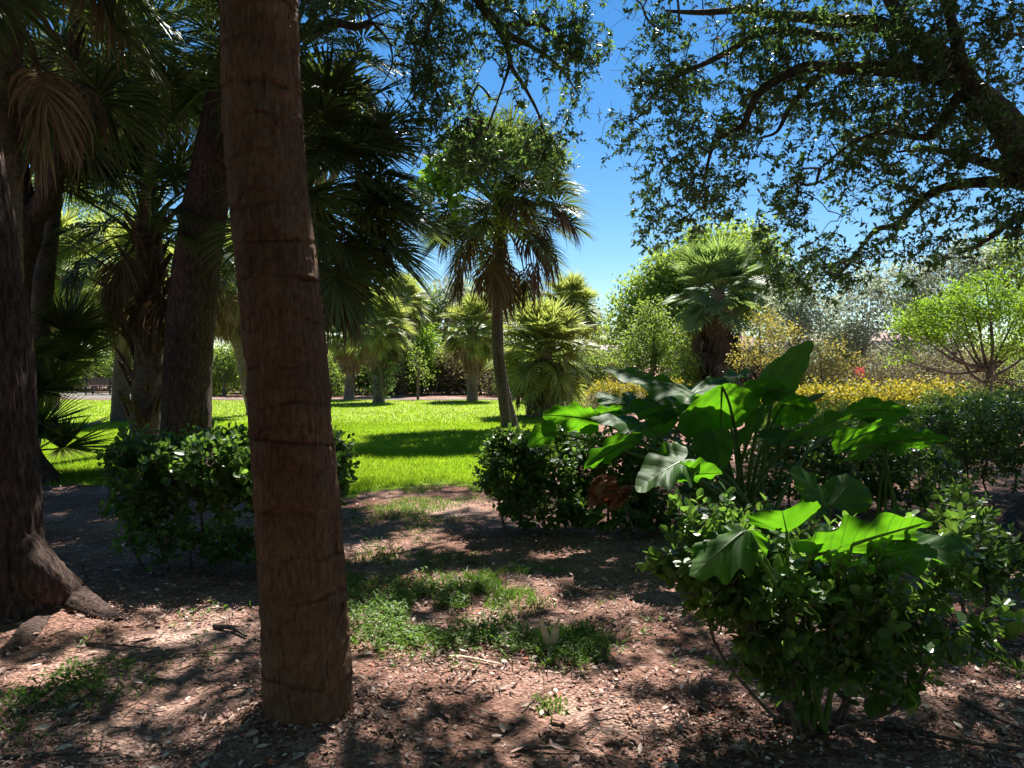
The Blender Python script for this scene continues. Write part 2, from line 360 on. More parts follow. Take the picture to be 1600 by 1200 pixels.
def add_fronds(root, key, top, n, rng, scale=1., p0=80, p1=-40, name='frond', yaw0=None, yaw1=None, vert=.35):
    """a rosette of fronds round the growing point: upper ones steep, lower ones hanging"""
    loc = np.array(root.location); sets = FM[key]; out = []
    for i in range(n):
        t = (i+.5)/n; pit = p0+(p1-p0)*t+rng.uniform(-8, 8)
        s = min(sets, key=lambda q: abs(q[0]-pit)); me = s[1][rng.integers(len(s[1]))]
        yaw = i*2.39996+rng.uniform(-.25, .25) if yaw0 is None else rng.uniform(yaw0, yaw1)
        o = bpy.data.objects.new(name, me); C.objects.link(o); o.parent = root
        off = np.array([0, 0, -vert*t*scale])+np.array([math.cos(yaw), math.sin(yaw), 0])*.07
        o.location = Vector(np.array(top)+off-loc); o.rotation_euler = (rng.normal(0, .28) if name == 'frond' else rng.normal(0, .12), rng.uniform(-.1, .1), yaw)
        k = scale*rng.uniform(.88, 1.1); o.scale = (k, k, k); out.append(o)
    return out
def palm_trunk(root, path, rad, mat, seg=20, ring=.11, n=None, amp=.06, name='trunk', flare=None):
    path = np.asarray(path, float); Ltot = np.linalg.norm(np.diff(path, axis=0), axis=1).sum()
    n = n or max(20, int(Ltot/.035)); sp = spline(np.column_stack([path, np.asarray(rad)]), n)
    sd = RNG.integers(1000)
    def disp(th, L, R):
        q = np.stack([np.cos(th)*1.2, np.sin(th)*1.2, L/ring*.5], -1)
        lw = L+.02*noise(q*1.5, sd)
        saw = (lw/ring) % 1.0
        return R*amp*(saw-.5+.8*noise(q*np.array([3, 3, 2]), sd+2))
    mb = MB(); tube(mb, sp[:, :3], sp[:, 3], seg, disp); return mb.build(name, mat, root, True)
def boots(root, path, rad, n, rng, L=.34, mat=None, spread=.9, cap=60):
    """old leaf bases that stay on the trunk, each one split stub of its own"""
    sp = spline(np.column_stack([np.asarray(path, float), np.asarray(rad)]), 60)
    for i in range(min(n, cap)):
        t = (i+.5)/n; q = sp[int(t*59)]; a = i*2.39996+rng.uniform(-.2, .2); d = np.array([math.cos(a), math.sin(a), 0]); l = L*rng.uniform(.6, 1.25)
        out = spread*rng.uniform(.55, 1.2)
        p0 = q[:3]+d*q[3]*.75; p1 = p0+d*l*.25*out+np.array([0, 0, l*.4]); p2 = p0+d*l*.75*out+np.array([0, 0, l*.95])
        pp = spline([p0, p1, p2], 7); mb = MB()
        for sgn in (-1, 1):
            side = np.cross(d, [0, 0, 1])*sgn
            path2 = pp+side*(.055*np.linspace(0.9, .25, 7))[:, None]
            tube(mb, path2, np.linspace(.052, .018, 7)*rng.uniform(.8, 1.1), 6, var=rng.random(), flat=.45)
        mb.build('leaf_base', mat or M['boot'], root, True)
# ---------- carving the canopy gaps that let sun through ----------
SPOTS = []
def sun_spot(px, py, rx, ry, z=0.0, soft=1.0):
    """a patch of ground (or foliage at height z) that stands in the sun, so no leaf hangs between it and the sun"""
    if not isinstance(z, np.ndarray):
        g = G(px, py)
        a = G(px+rx, py)-G(px-rx, py); b = G(px, py-ry)-G(px, py+ry)
        SPOTS.append((g, abs(a[0])/2, abs(b[1])/2))
    else: SPOTS.append((np.asarray(z, float), rx, ry))
def carve(p):
    keep = np.ones(len(p), bool)
    for g, rx, ry in SPOTS:
        k = (p[:, 2]-g[2])/S[2]; q = p-k[:, None]*S; dx = (q[:, 0]-g[0])/rx; dy = (q[:, 1]-g[1])/ry
        e = dx*dx+dy*dy; e = e*(1+.55*noise(q*2.7, 4)+.6*noise(q*6.5, 6))
        keep &= ~((e < .95) & (k > 0))
    return keep
# ---------- elephant ears ----------
_A = np.radians([0, 8, 16, 30, 50, 70, 90, 110, 130, 148, 160, 170, 176, 180])
_R = np.array([1, .90, .81, .70, .60, .545, .51, .49, .48, .47, .40, .26, .14, .07])
def ear_leaf(root, A, T, Ls, Rs, droop=.12, wave=.05, seed=0, lobe=.8, mat='ear', curl=.1, name='leaf'):
    """arrow-shaped blade: A where the stalk joins, T the tip, Ls and Rs the middle of its two side edges (all world points)"""
    r = np.random.default_rng(seed); A, T, Ls, Rs = (np.asarray(q, float) for q in (A, T, Ls, Rs)); X = T-A; Lm = np.linalg.norm(X); mid = A+.22*X
    vl = (Ls-mid)/.515; vr = (Rs-mid)/.515; Z = np.cross(X, vl-vr); Z /= np.linalg.norm(Z)
    if Z[2] < 0: Z = -Z
    nphi, nr = 120, 16
    ph = np.linspace(-PI, PI, nphi, endpoint=False)+PI/nphi; rr = np.interp(np.abs(ph), _A, _R)
    rr = np.convolve(np.concatenate([rr[-3:], rr, rr[:3]]), np.ones(5)/5, 'same')[3:-3]
    rr = rr*(1+.022*np.sin(ph*9+r.random()*6)+.016*np.sin(ph*19+r.random()*6))
    q = np.linspace(0, 1, nr+1)[1:]
    a = np.cos(ph)[None]*rr[None]*q[:, None]; b = np.sin(ph)[None]*rr[None]*q[:, None]; a = np.where(a < 0, a*lobe, a); n = np.abs(b)/.515
    z = -droop*np.where(a > 0, a*a, .6*a*a)-curl*n**2*.5+.02*np.sqrt(n+.001)
    lat = a-.65*np.abs(b); p1, p2 = r.random(2)*6
    z = z+wave*n*np.sin(lat*12+p1+np.sign(b)*.8)+wave*.6*n**3*np.sin(ph*11+p2)+.0035*np.cos(lat*44)*np.minimum(1, np.abs(b)*6)
    side = np.where((b > 0)[..., None], vl, vr)
    v = A+a[..., None]*X+np.abs(b)[..., None]*side+(z*Lm)[..., None]*Z
    v = np.vstack([v.reshape(-1, 3), A[None]]); mb = MB()
    i = (np.arange(nr-1)*nphi)[:, None]; j = np.arange(nphi)[None]; k = (j+1) % nphi
    f = np.stack([i+j, i+nphi+j, i+nphi+k, i+k], -1).reshape(-1, 4)
    mb.add(v, f, .3+.4*r.random(), 0, lx=np.append(a.ravel(), 0), ly=np.append(b.ravel(), 0))
    c = len(v)-1; jj = np.arange(nphi)
    mb.l.append(np.stack([np.full(nphi, c), jj, (jj+1) % nphi], -1).ravel()); mb.n.append(np.full(nphi, 3)); mb.var.append(np.full(nphi, .5)); mb.mi.append(np.zeros(nphi, int))
    mr = np.stack([A+X*t+Z*Lm*(-droop*t*t-.004) for t in np.linspace(0, .96, 14)]); tube(mb, mr, np.linspace(.010, .002, 14)*min(1., Lm/.45), 6, mi=1)
    return mb.build(name, [M[mat], M['stalk']], root, True)
def stalk(root, pts, r0=.024, r1=.011, name='stalk'):
    mb = MB(); p = spline(pts, 24); tube(mb, p, np.linspace(r0, r1, 24), 9, var=.4); return mb.build(name, M['stalk'], root, True)
def ear_material():
    m, nt, N = newmat('ear'); L = nt.links
    s_ = N('ShaderNodeAttribute', attribute_name='lx').outputs['Fac']; t_ = N('ShaderNodeAttribute', attribute_name='ly').outputs['Fac']
    def mth(op, a, b=None, c=None):
        n = N('ShaderNodeMath', operation=op)
        for i, x in enumerate((a, b, c)):
            if x is None: continue
            if isinstance(x, (int, float)): n.inputs[i].default_value = x
            else: L.new(x, n.inputs[i])
        return n.outputs[0]
    at = mth('ABSOLUTE', t_); lat = mth('MULTIPLY_ADD', at, -.65, s_)
    w = mth('ABSOLUTE', mth('SINE', mth('MULTIPLY', lat, 22.0)))           # zero on each side vein
    vein = mth('SUBTRACT', 1.0, mth('MINIMUM', mth('MULTIPLY', w, 6.0), 1.0))
    rib = mth('SUBTRACT', 1.0, mth('MINIMUM', mth('MULTIPLY', at, 70.0), 1.0))
    v = mth('MAXIMUM', mth('MULTIPLY', vein, 1.0), rib)
    g = N('ShaderNodeNewGeometry'); nz = N('ShaderNodeTexNoise'); nz.inputs['Scale'].default_value = 9; nz.inputs['Detail'].default_value = 7
    L.new(g.outputs['Position'], nz.inputs['Vector'])
    base = ramp(nt, nz.outputs['Fac'], [(.3, (.030, .085, .014)), (.7, (.048, .12, .018))])
    mx = N('ShaderNodeMix', data_type='RGBA'); L.new(v, mx.inputs[0]); L.new(base, mx.inputs[6]); mx.inputs[7].default_value = (.19, .28, .11, 1)
    bs = N('ShaderNodeBsdfPrincipled'); bs.inputs['Roughness'].default_value = .55; bs.inputs['Specular IOR Level'].default_value = .2; L.new(mx.outputs[2], bs.inputs['Base Color'])
    bm = N('ShaderNodeBump'); bm.inputs['Strength'].default_value = .3; bm.inputs['Distance'].default_value = .012
    L.new(mth('MULTIPLY_ADD', nz.outputs['Fac'], .4, mth('MULTIPLY', w, .6)), bm.inputs['Height']); L.new(bm.outputs[0], bs.inputs['Normal'])
    tc = ramp(nt, nz.outputs['Fac'], [(.3, (.11, .36, .008)), (.7, (.19, .50, .014))])
    m2 = N('ShaderNodeMix', data_type='RGBA'); L.new(v, m2.inputs[0]); L.new(tc, m2.inputs[6]); m2.inputs[7].default_value = (.03, .10, .01, 1)
    tr = N('ShaderNodeBsdfTranslucent'); L.new(m2.outputs[2], tr.inputs['Color'])
    ms = N('ShaderNodeMixShader'); ms.inputs[0].default_value = .42; L.new(bs.outputs[0], ms.inputs[1]); L.new(tr.outputs[0], ms.inputs[2])
    o = N('ShaderNodeOutputMaterial'); L.new(ms.outputs[0], o.inputs[0]); return m
M['ear'] = ear_material()
def rng_n(r, n, s): return r.normal(0, s, (n, 3))
# ---------- shrubs of oval leathery leaves ----------
def shrub(name, label, cat, boxes, nclus, leafmatname, L, W, stems, group=None, per=9, base=None, seed=0, spread=.045, shell=.55, extra=None, stemr=.008, up=.55, tm=T_OVAL, gap=None):
    """boxes: list of (centre, radii, weight) ellipsoids in world space"""
    r = np.random.default_rng(seed); w = np.array([b[2] for b in boxes], float); w /= w.sum()
    cs = np.vstack([ellipsoid_pts(b[0], b[1], max(3, int(nclus*k)), r, shell) for b, k in zip(boxes, w)])
    # squarer profile, nothing under the soil, a few ragged holes
    cs = cs[cs[:, 2] > .10]; cs = cs[fbm(cs*3.2, seed+1, 2) > -.30]
    if gap is not None: cs = cs[gap(cs)]
    if extra is not None: cs = np.vstack([cs, extra])
    bx = np.asarray(base if base is not None else np.append(np.mean([b[0] for b in boxes], 0)[:2], 0))
    root = thing(name, tuple(bx), label, cat, group)
    mb = MB(); nodes = []
    for (p0, p1) in stems:
        p0 = np.asarray(p0, float); p1 = np.asarray(p1, float); mid = (p0+p1)/2+r.normal(0, .06, 3)
        pp = spline([p0, mid, p1], 10); tube(mb, pp, np.linspace(stemr*1.7, stemr*.8, 10), 6); nodes.append(pp[3:])
    nodes = np.vstack(nodes); sub = cs[r.random(len(cs)) < min(1, 700/len(cs))]
    twig_tree(mb, nodes, sub, r, .0016, 3, rmax=.01)
    mb.build('stems', M['twig'], root)
    fb = MB()
    if tm is T_OVAL:
        ctr = np.mean([b[0] for b in boxes], 0); d = cs-np.array([0, 0, ctr[2]*.45]); k = np.array([(((cs-b[0])/b[1])**2).sum(1) for b in boxes]).argmin(0); d = norm((cs-np.array([b[0] for b in boxes])[k]))*.8+rng_n(r, len(cs), .55)+[0, 0, .45]
        tb = MB(); sprigs(fb, cs, d, r, per, .13, L, W, tm, tb); tb.build('twigs', M['twig'], root)
    else: sprays(fb, cs, per, spread, L, W, r, tm, droop=-.35, up=up)
    fb.build('foliage', M[leafmatname], root)
    return root
# ================= camera, light, sky =================
cam = bpy.data.cameras.new('camera'); co = bpy.data.objects.new('camera', cam); C.objects.link(co)
co.location = (0, 0, CAMZ); co.rotation_euler = (PI/2-PITCH, 0, 0)
cam.sensor_width = 36; cam.lens = F/1600*36; cam.clip_start = .05; cam.clip_end = 2000
bpy.context.scene.camera = co
sun = bpy.data.lights.new('sun', 'SUN'); sun.energy = 5.0; sun.angle = math.radians(.53); sun.color = (1, .955, .88)
so = bpy.data.objects.new('sun', sun); C.objects.link(so); so.rotation_euler = Vector(S).to_track_quat('Z', 'Y').to_euler()
wd = bpy.data.worlds.new('World'); bpy.context.scene.world = wd; wd.use_nodes = True
nt = wd.node_tree; nt.nodes.clear(); bg = nt.nodes.new('ShaderNodeBackground'); sk = nt.nodes.new('ShaderNodeTexSky'); wo = nt.nodes.new('ShaderNodeOutputWorld')
sk.sky_type = 'NISHITA'; sk.sun_disc = False; sk.sun_elevation = SUN_EL; sk.sun_rotation = SUN_AZ
sk.air_density = 1.0; sk.dust_density = 0.0; sk.ozone_density = 3.0; sk.altitude = 0
hs = nt.nodes.new('ShaderNodeHueSaturation'); hs.inputs['Saturation'].default_value = 1.3; hs.inputs['Value'].default_value = 1.0
nt.links.new(sk.outputs[0], hs.inputs['Color']); nt.links.new(hs.outputs[0], bg.inputs[0]); bg.inputs[1].default_value = .05
nt.links.new(bg.outputs[0], wo.inputs[0])
vs = bpy.context.scene.view_settings; vs.view_transform = 'Standard'; vs.look = 'None'; vs.gamma = 1; vs.use_curve_mapping = False; vs.exposure = 1.5
bpy.context.scene.cycles.max_bounces = 6; bpy.context.scene.cycles.diffuse_bounces = 4; bpy.context.scene.cycles.glossy_bounces = 2
bpy.context.scene.cycles.transmission_bounces = 4; bpy.context.scene.cycles.denoising_prefilter = 'NONE'
# ================= ground =================
def graded(lo, hi, n0, fine_lo, fine_hi, step):
    a = np.arange(fine_lo, fine_hi, step)
    l = fine_lo-np.geomspace(step, fine_lo-lo, n0)[::-1]; h = fine_hi+np.geomspace(step, hi-fine_hi, n0)
    return np.concatenate([l, a, h])
def sheet(name, xs, ys, mat, dz=0., mask=None, kind='structure'):
    X, Y = np.meshgrid(xs, ys); Z = ground_h(X, Y)+dz
    v = np.stack([X, Y, Z], -1).reshape(-1, 3); nx = len(xs)
    i = (np.arange(len(ys)-1)*nx)[:, None]; j = np.arange(nx-1)[None]
    f = np.stack([i+j, i+j+1, i+nx+j+1, i+nx+j], -1).reshape(-1, 4)
    if mask is not None:
        c = v[f].mean(1); f = f[mask(c)]; u, inv = np.unique(f, return_inverse=True); v = v[u]; f = inv.reshape(f.shape)
    mb = MB(); mb.add(v, f); return tag(mb.build(name, mat, None, True), kind=kind)
def soilmat():
    m, nt, N = newmat('soil'); L = nt.links; g = N('ShaderNodeNewGeometry')
    def nz(sc, det=8, ro=.6):
        n = N('ShaderNodeTexNoise'); n.inputs['Scale'].default_value = sc; n.inputs['Detail'].default_value = det; n.inputs['Roughness'].default_value = ro
        L.new(g.outputs['Position'], n.inputs['Vector']); return n.outputs['Fac']
    big = ramp(nt, nz(.9), [(.3, (.13, .065, .045)), (.52, (.25, .16, .128)), (.75, (.43, .335, .29))])
    vo = N('ShaderNodeTexVoronoi'); vo.inputs['Scale'].default_value = 55; L.new(g.outputs['Position'], vo.inputs['Vector'])
    ch = ramp(nt, vo.outputs['Color'], [(.1, (.3, .22, .2)), (.5, (.55, .5, .48)), (.9, (.85, .75, .7))])
    mx = N('ShaderNodeMix', data_type='RGBA', blend_type='OVERLAY'); mx.inputs[0].default_value = .8; L.new(big, mx.inputs[6]); L.new(ch, mx.inputs[7])
    bs = N('ShaderNodeBsdfPrincipled'); bs.inputs['Roughness'].default_value = .95; bs.inputs['Specular IOR Level'].default_value = .1; L.new(mx.outputs[2], bs.inputs['Base Color'])
    b = N('ShaderNodeBump'); b.inputs['Strength'].default_value = .8; b.inputs['Distance'].default_value = .02
    ad = N('ShaderNodeMath', operation='ADD'); L.new(nz(40, 6, .7), ad.inputs[0]); L.new(vo.outputs['Distance'], ad.inputs[1]); L.new(ad.outputs[0], b.inputs['Height']); L.new(b.outputs[0], bs.inputs['Normal'])
    o = N('ShaderNodeOutputMaterial'); L.new(bs.outputs[0], o.inputs[0]); return m
def lawnmat():
    m, nt, N = newmat('lawn'); L = nt.links; g = N('ShaderNodeNewGeometry')
    def nz(sc, det=6):
        n = N('ShaderNodeTexNoise'); n.inputs['Scale'].default_value = sc; n.inputs['Detail'].default_value = det; n.inputs['Roughness'].default_value = .65
        L.new(g.outputs['Position'], n.inputs['Vector']); return n.outputs['Fac']
    a = ramp(nt, nz(.75), [(.3, (.12, .22, .008)), (.46, (.17, .28, .011)), (.6, (.25, .32, .03)), (.72, (.35, .36, .10))])
    b_ = ramp(nt, nz(26), [(.25, (.25, .25, .25)), (.5, (.5, .5, .5)), (.75, (.78, .78, .72))])
    mx = N('ShaderNodeMix', data_type='RGBA', blend_type='OVERLAY'); mx.inputs[0].default_value = .75; L.new(a, mx.inputs[6]); L.new(b_, mx.inputs[7])
    # the far strip of the lawn is drier
    sp = N('ShaderNodeSeparateXYZ'); L.new(g.outputs['Position'], sp.inputs[0]); mr = N('ShaderNodeMapRange'); mr.inputs[1].default_value = 17; mr.inputs[2].default_value = 24
    L.new(sp.outputs[1], mr.inputs[0]); mu = N('ShaderNodeMath', operation='MULTIPLY'); L.new(mr.outputs[0], mu.inputs[0]); L.new(nz(1.4), mu.inputs[1])
    m2 = N('ShaderNodeMix', data_type='RGBA'); L.new(mu.outputs[0], m2.inputs[0]); L.new(mx.outputs[2], m2.inputs[6]); m2.inputs[7].default_value = (.36, .37, .13, 1)
    bs = N('ShaderNodeBsdfPrincipled'); bs.inputs['Roughness'].default_value = .9; bs.inputs['Specular IOR Level'].default_value = .1; L.new(m2.outputs[2], bs.inputs['Base Color'])
    b = N('ShaderNodeBump'); b.inputs['Strength'].default_value = .9; b.inputs['Distance'].default_value = .03; L.new(nz(60, 4), b.inputs['Height']); L.new(b.outputs[0], bs.inputs['Normal'])
    o = N('ShaderNodeOutputMaterial'); L.new(bs.outputs[0], o.inputs[0]); return m
sheet('ground', graded(-400, 400, 34, -6, 6, .05), graded(-60, 700, 34, 1.2, 10, .05), soilmat())
def lawn_edge(x):    # distance at which the lawn starts
    return 8.75+.22*noise(np.stack([x*3.7, x*0+7, x*0], -1), 19)+.4*noise(np.stack([x*1.1, x*0+2, x*0], -1), 9)+.5*noise(np.stack([x*.35, x*0, x*0], -1), 3)+np.clip((-2.6-x)*.35, 0, 1.6)
def in_lawn(p):
    x, y = p[:, 0], p[:, 1]
    n = noise(np.stack([x*.6, y*.6, y*0], -1), 21)
    r = np.where(y < 21, np.clip(.3+(y-9)*.17, .2, 2.3), 2.3+(y-21)*.24)
    return (y > lawn_edge(x)) & (y < 31.2+.5*n) & (x < r+.3*n) & (x > -32)
sheet('lawn', np.arange(-32, 6, .18), np.arange(7.5, 32.2, .12), lawnmat(), .006, in_lawn)
# grass blades on the lawn
def blades(xy, h, w, rng, lean=.35):
    n = len(xy); z = ground_h(xy[:, 0], xy[:, 1]); O = np.column_stack([xy, z])
    a = rng.uniform(0, 2*PI, n); W = np.stack([np.cos(a), np.sin(a), a*0], -1)*w[:, None]
    D = np.column_stack([rng.normal(0, lean, (n, 2)), np.ones(n)])*h[:, None]
    D2 = D*.55; D2[:, :2] *= .6
    v = np.stack([O-W/2, O+W/2, O+D2+W*.35, O+D, O+D2-W*.35], 1).reshape(-1, 3)
    f = np.arange(n*5).reshape(n, 5); return v, f
g = MB()
def add_blades(n, y0, y1, h, w, pw=1.0):
    y = y0+(y1-y0)*RNG.random(n)**pw; x = (RNG.uniform(-90, 1010, n)-800)/F*y
    p = np.column_stack([x, y]); k = in_lawn(np.column_stack([x, y-.25*RNG.random(n), y*0])); p = p[k]
    # thins out over the worn first metre
    e = p[:, 1]-lawn_edge(p[:, 0]); k = RNG.random(len(p)) < np.clip(.45+e*.8, 0, 1); p = p[k]
    v, f = blades(p, RNG.uniform(.5, 1.2, len(p))*h, RNG.uniform(.6, 1.3, len(p))*w, RNG); 
    pt = noise(np.column_stack([p*.7, p[:, :1]*0]), 5)*.25+noise(np.column_stack([p*2.2, p[:, :1]*0]), 15)*.16
    g.add(v, f, np.clip(RNG.normal(.5, .22, len(p))+pt, 0, 1))
add_blades(110000, 7.9, 13, .055, .010)
add_blades(90000, 12, 19, .055, .016)
add_blades(50000, 18, 32, .06, .03)
tag(g.build('lawn_grass', M['grass']), kind='stuff')
# the pale path beyond the lawn
pm = plain('path', (.13, .11, .09), .9, .15, 3)
X = np.linspace(-40, 5.2, 160); yc = 32.6+.5*np.sin(X*.21); mb = MB()
v = np.concatenate([np.stack([X, yc-.4, X*0+.012], -1), np.stack([X, yc+.6, X*0+.012], -1)]); i = np.arange(159)
mb.add(v, np.stack([i, i+1, i+161, i+160], -1)); tag(mb.build('path', pm), kind='structure')
mb = MB(); v = np.array([P(60, 612, 33.6), P(230, 612, 33.6), P(230, 604, 40.), P(60, 604, 40.)]); v[:, 2] = .012; mb.add(v, [[0, 1, 2, 3]]); tag(mb.build('bench_pavement', pm), kind='structure')
# ================= forest floor: fallen leaves, weeds =================
def floor_pts(n, y0, y1, rng, x0=-60, x1=1660, pw=1.6):
    y = y0+(y1-y0)*rng.random(n)**pw; x = (rng.uniform(x0, x1, n)-800)/F*y; return np.column_stack([x, y])
def on_path_gap(p): return p
r = np.random.default_rng(5)
p = floor_pts(165000, 1.9, 9.6, r); k = r.random(len(p)) < np.clip((.62+1.5*fbm(np.column_stack([p*1.3, p[:, :1]*0]), 31))*np.where(in_lawn(np.column_stack([p, p[:, :1]])), .15, 1)*np.where((p[:, 0] > -1.6) & (p[:, 0] < .8) & (p[:, 1] > 5.4), .35, 1), .05, 1); p = p[k]
n = len(p); O = np.column_stack([p, ground_h(p[:, 0], p[:, 1])+r.uniform(.003, .022, n)])
a = r.uniform(0, 2*PI, n); D = np.column_stack([np.cos(a), np.sin(a), r.normal(0, .22, n)]); Nn = np.column_stack([r.normal(0, .32, (n, 2)), np.ones(n)])
sz = np.exp(r.normal(-4.1, .45, n)); mb = MB(); v01 = np.clip(r.beta(1.6, 2.2, n), 0, .96); v01[r.random(n) < .025] = 1
scatter_leaves(mb, O, D, Nn, sz, sz*r.uniform(.28, .6, n), T_OVAL if False else T_RHOMB, v01)
n2 = 2600; p = floor_pts(n2, 1.9, 6.5, r); O = np.column_stack([p, ground_h(p[:, 0], p[:, 1])+r.uniform(.006, .02, n2)]); a = r.uniform(0, 2*PI, n2)
D = np.column_stack([np.cos(a), np.sin(a), r.normal(0, .18, n2)]); Nn = np.column_stack([r.normal(0, .4, (n2, 2)), np.ones(n2)]); s2 = r.uniform(.035, .065, n2)
v01 = r.beta(2, 1.8, n2); v01[r.random(n2) > .05] *= .94; scatter_leaves(mb, O, D, Nn, s2, s2*r.uniform(.3, .5, n2), T_OVAL, v01)
q = r.uniform(0, 2*PI, 900); rr_ = .17+.16*r.random(900)**1.5; O = np.column_stack([-.845+np.cos(q)*rr_, 3.13+np.sin(q)*rr_, .03+.10*r.random(900)*(1-(rr_-.17)/.16)]); a = r.uniform(0, 2*PI, 900)   # mulch heaped against the palm foot
O[:, 2] = np.maximum(O[:, 2]*.5, ground_h(O[:, 0], O[:, 1])+.004); scatter_leaves(mb, O, np.column_stack([np.cos(a), np.sin(a), r.normal(0, .4, 900)]), np.column_stack([r.normal(0, .5, (900, 2)), np.ones(900)]), r.uniform(.02, .06, 900), r.uniform(.006, .016, 900), T_RHOMB, r.beta(1.6, 2.4, 900))
tag(mb.build('leaf_litter', M['litter']), kind='stuff')
mb = MB(); n3 = 2600; p = floor_pts(n3, 1.9, 8.5, r)
for q in p:
    a = r.uniform(0, 2*PI); l = r.uniform(.04, .22); d = np.array([math.cos(a), math.sin(a), 0])*l; m_ = r.normal(0, .12, 3)*l
    z = float(ground_h(q[0], q[1])); b = np.array([q[0], q[1], z+.006]); m_[2] = abs(m_[2]); tube(mb, np.stack([b, b+d*.5+m_, b+d+np.array([0, 0, .008])]), np.array([.0022, .002, .001])*r.uniform(.6, 1.7), 4)
tag(mb.build('twig_litter', M['twig']), kind='stuff')
# weeds in the bare ground
wm = MB()
def weed_patch(px, py, rx, ry, n, kind, h):
    c = G(px, py); a = (G(px+rx, py)-G(px-rx, py))[0]/2; b = (G(px, py-ry)-G(px, py+ry))[1]/2
    q = r.normal(0, .5, (n, 2)); xy = c[:2]+q*[a, b]
    k = fbm(np.column_stack([xy*2.6, xy[:, :1]*0]), 77, 2) > .0; xy = xy[k]; n = len(xy)
    if kind == 'g':
        v, f = blades(xy, r.uniform(.4, 1.25, n)*h, r.uniform(.005, .009, n), r, .65); wm.add(v, f, np.clip(r.normal(.55, .2, n), 0, 1))
    else:
        per = 7; z = ground_h(xy[:, 0], xy[:, 1])+r.uniform(.01, h, n); O = np.repeat(np.column_stack([xy, z]), per, 0)+r.normal(0, .012, (n*per, 3))
        D = r.normal(0, 1, (n*per, 3)); D[:, 2] = abs(D[:, 2])*.4+.1; Nn = r.normal(0, .35, (n*per, 3)); Nn[:, 2] += 1
        s = r.uniform(.016, .034, n*per); O[:, 2] = np.maximum(O[:, 2], ground_h(O[:, 0], O[:, 1])+.004); scatter_leaves(wm, O, D, Nn, s, s*.55, T_RHOMB, np.clip(r.normal(.6, .2, n*per), 0, 1))
weed_patch(720, 930, 190, 42, 2600, 'g', .045); weed_patch(800, 915, 95, 30, 1800, 'g', .065); weed_patch(640, 960, 120, 50, 900, 'b', .06)
weed_patch(880, 1000, 60, 40, 700, 'g', .08); weed_patch(760, 1000, 220, 30, 420, 'b', .05); weed_patch(640, 800, 100, 30, 2600, 'g', .05); weed_patch(700, 770, 120, 14, 2600, 'g', .05)
weed_patch(90, 1080, 110, 50, 120, 'b', .05); weed_patch(70, 1110, 150, 60, 330, 'g', .05); weed_patch(330, 1000, 120, 50, 90, 'b', .05); weed_patch(250, 1010, 160, 40, 220, 'g', .04)
weed_patch(900, 1020, 60, 40, 160, 'b', .06); weed_patch(1595, 930, 60, 60, 1100, 'g', .07); weed_patch(1590, 1040, 40, 30, 300, 'g', .06); weed_patch(480, 1165, 200, 20, 120, 'g', .03)
weed_patch(860, 1100, 30, 20, 140, 'g', .04); weed_patch(560, 900, 60, 60, 900, 'g', .06); weed_patch(700, 870, 120, 30, 900, 'g', .04); weed_patch(640, 1000, 90, 26, 500, 'g', .06)
tag(wm.build('weeds', M['weed']), kind='stuff')
rg = np.random.default_rng(21)
# sun patches on the forest floor and on the plants (the gaps of the canopy)
for a in [(640, 1050, 90, 30), (760, 1050, 120, 34), (880, 1085, 110, 40), (620, 1010, 70, 20), (760, 960, 60, 22), (830, 930, 70, 26), (700, 905, 90, 18), (580, 980, 40, 25),
          (590, 860, 70, 20), (650, 835, 60, 10), (640, 790, 110, 12), (760, 790, 60, 8), (720, 845, 80, 8), (900, 870, 70, 12), (940, 905, 60, 12), (960, 945, 60, 14), (1000, 980, 40, 12),
          (330, 965, 90, 16), (250, 945, 60, 10), (390, 935, 50, 10), (130, 985, 70, 14), (50, 1065, 70, 26), (120, 1030, 50, 12), (250, 1110, 70, 22), (330, 1090, 60, 14), (260, 1000, 80, 12), (380, 985, 50, 10),
          (110, 765, 40, 6), (190, 870, 70, 8), (110, 850, 40, 6), (330, 850, 40, 6), (170, 960, 30, 14), (40, 1000, 40, 14),
          (1040, 1050, 50, 20), (1030, 1110, 60, 18), (1290, 1170, 50, 14), (1510, 1075, 80, 20), (1580, 1030, 30, 20), (1560, 900, 50, 10), (1000, 1020, 50, 10),
          (1080, 895, 50, 8), (1150, 985, 40, 10)]:
    sun_spot(*a)
for q in [(P(1110, 830, 3.0), .24, .17), (P(1235, 805, 3.0), .22, .2), (P(1370, 830, 3.0), .28, .2), (P(1540, 960, 3.0), .16, .16), (P(1130, 880, 3.0), .2, .15),
          (P(1115, 650, 6.0), .3, .3), (P(1060, 735, 5.3), .25, .2), (P(890, 650, 6.1), .16, .14), (P(850, 680, 6.1), .12, .12), (P(920, 720, 5.7), .1, .1),
          (P(1340, 705, 6.6), .2, .2), (P(1300, 690, 7), .2, .2), (P(300, 680, 5.4), .5, .22), (P(470, 0, 3.1), .1, .1), (P(870, 740, 6.5), .25, .2), (P(790, 700, 6.6), .3, .2)]:
    sun_spot(0, 0, q[1], q[2], q[0])
OVER = {'left': [], 'right': [], 'mid': []}
def overhead(n):
    """leaf clumps of the trees whose crowns close over the forest floor"""
    g0 = np.column_stack([rg.uniform(-6.5, 8.0, n), rg.uniform(.2, 11.5, n), np.zeros(n)]); g0 = g0[(g0[:, 1] < 9.2) | (g0[:, 0] > 2.6)]; n = len(g0)
    hm = np.maximum(4.0, (1.5+.53*g0[:, 1]+.5)/.64); h = hm+rg.uniform(.2, 2.8, n)
    c = g0+S*(h/S[2])[:, None]
    px, py = proj(c); ok = ~((py > -40) & (px > -60) & (px < 1660))
    c = c[ok & (fbm(c*.55, 61, 3) > -.17)]
    return c
oc = overhead(14500); per = 9
